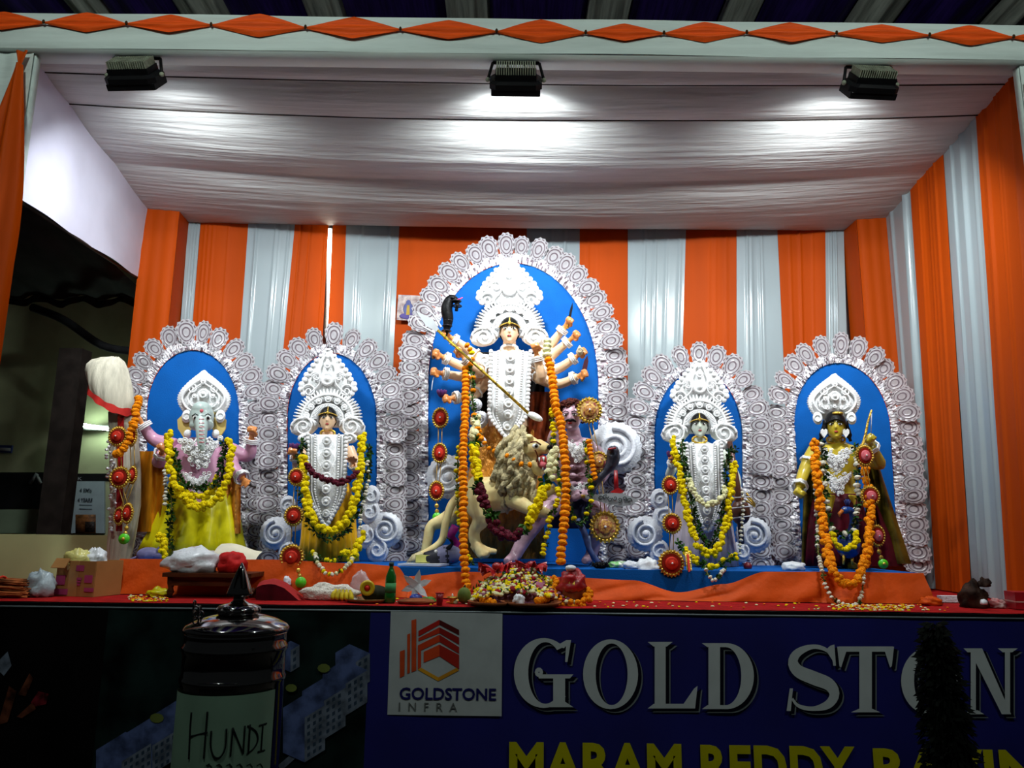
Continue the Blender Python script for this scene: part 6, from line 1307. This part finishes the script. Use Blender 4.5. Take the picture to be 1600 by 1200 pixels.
lump('paper_wrap', 'crumpled pinkish wrapping paper behind the white bag', 'paper', 302, 4.66, (.125, .06, .06), M('pink_paper', (200, 180, 184), .5, bump=.4, bs=16), 17, Z_PL, .35)
# red folded cloth and neighbours
c = ground(438, 4.3); RC = MB().grid(lambda a, b: Vector((P(402+76*a+(-10+16*a)*b*.4, 940, 4.25).x, 4.22+.16*b, Z_ST+.008+(.11*math.sin(PI*min(1, .25+a*.8))*(.55+.45*math.sin(PI*b*.9+.5))-.02*a)+.006*noise.noise((a*6, b*4, 0)))), 24, 12)
RC = RC.build('red_cloth', M('brick_red_cloth', (166, 42, 42), .7, var=.08, vs=6), None, origin=c); tag(RC, 'brick red folded cloth lying by the steel finial', 'cloth')
MB().grid(lambda a, b: Vector((P(402+76*a, 940, 4.25).x, 4.22-.002, Z_ST+.004+b*(.004+.11*math.sin(PI*min(1, .25+a*.8))*(.55+.45*math.sin(.5))-.02*a)+.0)), 24, 3).build('folded_front', m_maroon, RC)
for k, (x, s_) in enumerate(((396, .02), (405, .024), (413, .018))): lump('clay_lump', ('smaller', 'biggest', 'smallest')[k]+' brown dried fruit lump beside the red cloth', 'fruit', x, 4.38, (s_, s_, s_*1.6), M('dried_brown', (110, 62, 40), .7, var=.4, vs=20), 20+k, Z_ST+.004+.0, .3)['group'] = 'dried lumps by the red cloth'
lump('paper_cone', 'small white paper scrap above the red cloth', 'paper', 449, 4.46, (.022, .02, .035), m_shola2, 24, Z_ST+.06, .3)
lump('cotton_tuft', 'long fluffy tuft of white cotton on the stage floor', 'cotton', 518, 4.28, (.16, .06, .055), M('cotton', (222, 216, 202), .95, var=.05, bump=.8, bs=60), 27, None, .3)
lump('plastic_bag', 'thin clear plastic bag standing against the orange cloth', 'bag', 564, 4.42, (.055, .03, .075), m_plast_c, 29, Z_ST+.03, .3)
# offering tray
PL = thing('offering_tray', 'round metal tray with a dark yellow ringed bowl', 'tray', ground(578, 4.2))
c = ground(578, 4.2); MB().lathe([(.001, .004), (.1, .004), (.12, .02), (.126, .02), (.105, 0), (.001, 0)], c, 28).build('plate', M('brass_plate', (150, 110, 60), .35, metal=.6), PL)
MB().ell(c+Vector((.03, .02, .04)), (.075, .06, .045), 16, 10).build('dark_cloth', M('dark_olive', (40, 42, 24), .7, var=.3), PL)
MB().lathe([(.036, 0), (.04, -.01), (.03, -.016), (.022, -.01), (.001, -.012)], c+Vector((.0, -.05, .075)), 20, axis='Y').build('yellow_ring', M('yellow_enamel', (232, 196, 30), .4), PL); MB().lathe([(.016, 0), (.001, -.004)], c+Vector((0, -.064, .075)), 14, axis='Y').build('red_dot', m_redd, PL)
BN_ = thing('banana_bunch', 'small bunch of yellow bananas beside the offering tray', 'fruit', ground(538, 4.2))
for k in range(5): p0 = ground(540, 4.2)+Vector((-.045+.02*k, -.01*k, .06)); MB().tube(crom([p0, p0+Vector((-.012+.006*k, -.02, -.03)), p0+Vector((-.004+.006*k, -.03, -.055))], .01), [.008, .013, .013, .006], 8).build('banana', M('banana_yellow', (216, 190, 40), .5, var=.2, vs=20), BN_)
# bottle
Yt = 4.14; u = U(Yt); c = ground(611, Yt); BT = thing('soda_bottle', 'green plastic drink bottle standing at the stage edge', 'bottle', c); m_bot = M('bottle_green', (30, 130, 50), .12, var=.1, coat=.5, glass=.5)
MB().lathe([(.024, 0), (.029, .008), (.029, .05), (.0275, .055), (.0275, .1), (.029, .105), (.027, .135), (.014, .17), (.0105, .178), (.0105, .19)], c, 24).build('bottle', m_bot, BT)
MB().lathe([(.0285, .052), (.0285, .102)], c, 24).build('label', M('bottle_label', (70, 150, 90), .5), BT); MB().lathe([(.0125, .188), (.0125, .207), (.001, .208)], c, 18).build('cap', M('cap_dark', (18, 50, 40), .4), BT)
# folded paper star
c = ground(651, 4.2); t = thing('paper_star', 'white folded paper napkin star with a blue base', 'napkin', c)
for k in range(6): q = R(60*k+20); d = Vector((math.cos(q), .3*math.sin(q*2)-.2, math.sin(q))); e = Vector((-math.sin(q), 0, math.cos(q))); m0 = c+Vector((0, 0, .085)); MB().plate([m0-e*.018, m0+d*.05-e*.016, m0+d*.085, m0+d*.05+e*.016, m0+e*.018], .004).build('paper_point', m_plast, t, False)
MB().ell(c+Vector((0, .0, .022)), (.035, .03, .022), 12, 8).build('blue_base', M('blue_plastic', (30, 60, 160), .4), t)
lump('betel_leaf', 'green leaves piled by the paper star', 'leaf', 671, 4.2, (.04, .03, .02), M('betel_green', (90, 150, 60), .5, var=.2), 31, None, .3)
lump('clay_plate', 'brown clay plate of offerings below the paper star', 'plate', 652, 4.13, (.1, .05, .018), M('terracotta', (150, 84, 50), .8, var=.2), 33, None, .1)
c = ground(688, 4.05); t = thing('red_cup', 'small red plastic cup at the stage edge', 'cup', c); MB().lathe([(.014, 0), (.021, .062), (.019, .062), (.013, .006)], c, 20).build('cup', M('red_plastic', (150, 20, 34), .3, coat=.3), t); MB().ring(c+Vector((0, 0, .062)), .021, .0025, 18, 6, 'Z').build('rim', m_redd, t)
c = ground(708, 4.16); t = thing('oil_lamp', 'small brass oil lamp beside the green coconut', 'lamp', c); MB().lathe([(.018, 0), (.012, .012), (.03, .028), (.032, .034), (.02, .03)], c, 18).build('bowl', m_gold, t); MB().ell(c+Vector((0, -.01, .04)), (.005, .005, .012), 8, 6).build('wick', m_eye, t)
c = ground(726, 4.16); t = thing('green_coconut', 'green coconut beside the flower heap', 'coconut', c); MB().ell(c+Vector((0, 0, .042)), (.036, .036, .042), 16, 12).build('husk', M('coconut_green', (112, 130, 56), .55, var=.25, vs=12), t); MB().tube([c+Vector((0, 0, .08)), c+Vector((.004, 0, .095))], [.008, .004], 7).build('stalk', m_wood, t)
# heap of flowers before the lion
t = thing('flower_heap', 'heap of mixed loose flowers on the stage before the lion', 'flowers', ground(810, 4.3)); t['kind'] = 'stuff'
rnd = random.Random(12); cols = {'y': FL['y'][0].materials[0], 'w': FL['w'][0].materials[0], 'r': M('petal_red', (170, 20, 40), .6, var=.3), 'g': m_green, 'p': M('petal_mauve', (150, 90, 110), .6), 'gold': m_gold}
kk = list(cols); mb = MB()
for k in range(1700):
    fx = rnd.gauss(0, .36); fx = max(-1, min(1, fx)); x = ground(812, 4.3).x+fx*.34; y_ = 4.3+rnd.uniform(-.17, .2); top = .17*(1-abs(fx)**1.3)*(1+.35*noise.noise((fx*5, y_*9, 0)))*(.45+.55*min(1, (y_-4.13)/.2)); z = Z_ST+max(.01, top*rnd.uniform(.82, 1.02)); s_ = rnd.uniform(.007, .017); mb.mi = rnd.choices(range(6), (5, 6, 3, 4, 2, 1))[0]
    if mb.mi == 3:
        d = Vector((rnd.gauss(0, 1), rnd.gauss(0, 1), rnd.gauss(.3, 1))).normalized(); n_ = d.orthogonal().normalized(); c = Vector((x, y_, z)); mb.add([c, c+d*s_+n_*s_*.6, c+d*s_*2.4, c+d*s_-n_*s_*.6], [(0, 1, 2, 3)])
    else: mb.ell((x, y_, z), (s_, s_, s_*.75), 6, 4)
mb.mi = 4; mb.loft([[Vector((ground(812, 4.3).x+math.cos(q)*.31*f, 4.32+math.sin(q)*.17*f, Z_ST+.005+h_)) for q in [2*PI*j/24 for j in range(24)]] for f, h_ in ((1, 0), (.75, .05), (.45, .1), (.1, .12))])
mb.build('loose_flowers', [cols[k] for k in kk], t, False)['kind'] = 'stuff'
for lab, x, z_, s_, sd in (('red satin cloth bow on the flower heap beneath the lion paw', 776, .17, (.1, .06, .07), 41), ('red satin cloth bow with cream petals beside the mauve leg', 830, .185, (.085, .06, .06), 43)):
    c = ground(x, 4.42, Z_ST+z_-.02); t = thing('satin_bow', lab, 'cloth', c); rnd = random.Random(sd)
    for k in range(11):
        q = 2*PI*k/11+rnd.uniform(-.2, .2); d = Vector((math.cos(q)*s_[0], math.sin(q)*s_[1]-.01, s_[2]*rnd.uniform(.35, 1.1))); e = Vector((-math.sin(q), math.cos(q), .2))
        MB().grid(lambda a, b: c+d*(b**.8)+e*(a-.5)*.07*b+Vector((0, 0, .022*math.sin(a*9+k)*b-.03*b*b)), 12, 6).build('ruffle', m_red, t)
    MB().ell(c+Vector((0, -.02, s_[2]*.5)), (.028, .022, .022), 10, 7).build('knot', m_red, t)
for k, (x, w_) in enumerate(((770, .13), (830, .16))):
    c = ground(x, 4.09); tag(MB().lathe([(w_*.8, 0), (w_, .022), (w_*.94, .022), (w_*.76, .006)], c, 26).build('clay_dish', MATS['terracotta'], None, origin=c), ('smaller clay dish before the flower heap', 'wider clay dish before the flower heap')[k], 'dish')
lump('paper_napkin', 'white crumpled napkin before the flower heap', 'napkin', 811, 4.05, (.03, .02, .04), m_plast, 45, None, .45)
# water pot wrapped in red
c = ground(894, 4.25); t = thing('ritual_pot', 'ritual pot wrapped in red and gold cloth with marigold ring', 'pot', c)
MB().lathe([(.045, .0), (.068, .03), (.072, .07), (.055, .105), (.04, .12), (.05, .135)], c, 24).build('pot', M('pot_copper', (140, 70, 40), .4, metal=.5), t)
crumple_mb(c+Vector((0, -.01, .06)), (.075, .07, .075), 51, amp=.4).build('red_wrap', m_red, t); crumple_mb(c+Vector((-.005, -.045, .065)), (.028, .035, .045), 52, amp=.4).build('gold_print', m_gold, t); MB().ell(c+Vector((-.01, -.03, .185)), (.03, .025, .016), 10, 7).build('white_bloom', m_shola2, t)
garland('orange marigold ring round the foot of the ritual pot', [(866, 905, 4.3), (866, 925, 4.24), (874, 940, 4.17), (894, 944, 4.14), (914, 940, 4.17), (922, 922, 4.24)], 'o', 6.8, .9, .2, 61, True)
garland('orange marigolds strewn along the foot of the flower heap', [(752, 936, 4.2), (764, 942, 4.14), (776, 943, 4.12)], 'o', 6, 1., .3, 62)
garland('orange marigolds lying between heap and ritual pot', [(840, 941, 4.12), (852, 934, 4.16), (864, 930, 4.2)], 'o', 6, 1., .3, 63)
# bits on the plinth
def slab(name, label, cat, pts, Y, mat, th=.004):
    q = [Vector((P(x, y, Y).x, Y+d, Z_PL+.004)) for x, y, d in pts]; return tag(MB().plate(q, 0, Vector((0, 0, th))).build(name, mat, None, False, origin=q[0]), label, cat)
slab('white_paper', 'flat white paper lying below the lion tail', 'paper', [(622, 888, -.02), (688, 890, -.08), (700, 886, .08), (634, 884, .1)], 4.66, m_plast, .012)
c = Vector((P(660, 880, 4.72).x, 4.72, Z_PL+.02)); tag(MB().box(c+Vector((0, 0, .022)), (.082, .05, .044), Matrix.Rotation(.2, 3, 'Z')).build('soap_box', M('pale_yellow_box', (216, 214, 120), .5), None, False, origin=c), 'small pale yellow box below the lion tail', 'box')
lump('teal_cloth', 'teal cloth heaped behind the lion tail', 'cloth', 668, 5.0, (.11, .08, .035), M('teal_cloth', (60, 130, 150), .6, var=.2), 55, Z_PL, .4)
lump('maroon_flowers', 'maroon flowers lying below the buffalo head', 'flowers', 690, 4.6, (.055, .03, .02), m_maroon, 57, Z_PL-.03, .4)
mb = MB(); rnd = random.Random(3); c = Vector((P(938, 895, 4.66).x, 4.66, Z_PL))
for k in range(120): a = rnd.uniform(0, 2*PI); r_ = rnd.uniform(.01, .055); p0 = c+Vector((math.cos(a)*r_*.4, math.sin(a)*r_*.4, .01)); mb.tube([p0, p0+Vector((math.cos(a)*r_*.6, math.sin(a)*r_*.5, .03*rnd.random())), p0+Vector((math.cos(a)*r_, math.sin(a)*r_, .012*rnd.random()))], [.004, .001], 4)
mb.ell(c+Vector((0, 0, .018)), (.045, .035, .02), 12, 8); tag(mb.build('snake_tail_tuft', m_hair, None, origin=c), 'black tuft at the foot of the blue grey snake', 'tuft')
lump('sweet_wrapper', 'crumpled pink green sweet wrapper behind the black tuft', 'wrapper', 966, 4.78, (.07, .04, .025), M('wrapper', (200, 190, 190), .3, var=.6, vs=22, col2=(80, 190, 60), coat=.3), 61, Z_PL, .5)
lump('plastic_bag', 'white plastic bag lying against the flourish of the pale goddess', 'bag', 1012, 4.62, (.075, .05, .06), m_plast, 63, Z_PL-.03, .4)
lump('paper_wrap', 'white crumpled wrapper beside the black tuft', 'paper', 986, 4.64, (.05, .035, .03), m_shola2, 65, Z_PL, .4)
lump('cloth_bundle', 'white cloth bundle between the pale goddess and bow idol', 'bundle', 1240, 4.72, (.07, .05, .035), m_plast, 67, Z_PL, .3)
lump('red_apple', 'dark red fruit at the foot of the instrument', 'fruit', 1169, 4.86, (.026, .026, .026), M('apple_red', (120, 14, 24), .35), 69, Z_PL, .05)
# far side of the stage
c = ground(1517, 4.3); t = thing('brown_sack', 'dark brown crumpled sack standing at the striped wall', 'sack', c); crumple_mb(c, (.075, .06, .085), 71, amp=.35).build('sack', M('sack_brown', (72, 48, 36), .75, var=.4, vs=10, bump=.3, bs=30), t); crumple_mb(c+Vector((.05, -.03, .11)), (.035, .03, .03), 72, amp=.4).build('folded_top', MATS['sack_brown'], t)
lump('white_ball', 'small white thread ball beside the brown sack', 'ball', 1533, 4.18, (.018, .018, .018), m_plast, 73, Z_ST+.03, .1)
c = ground(1592, 4.25); t = thing('red_parcel', 'red wrapped parcel with pale stripe at the stage corner', 'parcel', c); MB().box(c+Vector((.03, .0, .045)), (.17, .12, .088), Matrix.Rotation(-.15, 3, 'Z')).build('parcel', M('parcel_red', (170, 16, 30), .4, var=.1, coat=.2), t, False); MB().box(c+Vector((.03, .0, .04)), (.173, .123, .007), Matrix.Rotation(-.15, 3, 'Z')).build('stripe', M('parcel_stripe', (200, 150, 140), .5), t, False)
lump('red_wrapper', 'red and white wrapper between sack and parcel', 'wrapper', 1552, 4.3, (.05, .03, .03), M('red_white_wrap', (200, 180, 175), .5, var=.5, vs=12, col2=(190, 20, 40)), 75, None, .5)
c = ground(1486, 4.6); tag(MB().box(c+Vector((.02, 0, .02)), (.2, .05, .035)).build('white_batten', m_shola2, None, False, origin=c), 'white batten lying at the foot of the striped wall', 'batten')
lump('orange_scrap', 'orange cloth end with a dark knot at the plinth corner', 'cloth', 1450, 4.4, (.06, .05, .03), MATS['plinth_orange'], 77, None, .4)
# loose petals on the carpet
mb = MB(); rnd = random.Random(21)
for k in range(420):
    x = rnd.choice([rnd.uniform(200, 262), rnd.uniform(1310, 1450), rnd.uniform(560, 1480), rnd.uniform(1300, 1420)]); y_ = rnd.uniform(4.05, 4.4); s_ = rnd.uniform(.004, .011); mb.mi = rnd.randrange(3); mb.ell((P(x, 940, y_).x, y_, Z_ST+.006), (s_, s_, .004), 6, 4)
o = mb.build('scattered_petals', [cols['y'], cols['w'], M('petal_orange', (230, 120, 20), .6)], None, False); tag(o, 'loose petals scattered on the red carpet', 'petals', kind='stuff')
lump('yellow_cloth', 'crumpled yellow cloth by the stool leg', 'cloth', 252, 4.36, (.07, .05, .03), m_yel, 79, None, .5)
# picture pinned on the back cloth
c = P(638, 481, YB-.05); t = thing('devotional_print', 'small paper print of a seated blue figure pinned on the cloth', 'picture', c)
u = U(YB); MB().box(c, (35*u, .004, 42*u), Matrix.Rotation(R(2), 3, 'Y')).build('paper', M('print_paper', (196, 184, 178), .5, var=.35, vs=24, col2=(140, 120, 120)), t, False)
f = Vector((0, -.005, 0)); MB().ell(c+f+Vector((0, 0, -.01)), (8*u, .003, 11*u), 12, 8).build('figure', M('print_blue', (92, 100, 150), .5), t); MB().ell(c+f+Vector((0, 0, 8*u)), (4*u, .003, 5*u), 10, 7).build('figure_head', MATS['print_blue'], t)
MB().ell(c+f+Vector((0, 0, -14*u)), (14*u, .003, 5*u), 12, 8).build('seat', M('print_violet', (90, 80, 140), .5), t); MB().plate([c+f*1.6+Vector((-3*u, 0, -12*u)), c+f*1.6+Vector((3*u, 0, -12*u)), c+f*1.6+Vector((2*u, 0, 4*u)), c+f*1.6+Vector((-2*u, 0, 4*u))], .002).build('garment', M('print_gold', (180, 150, 60), .5), t, False)
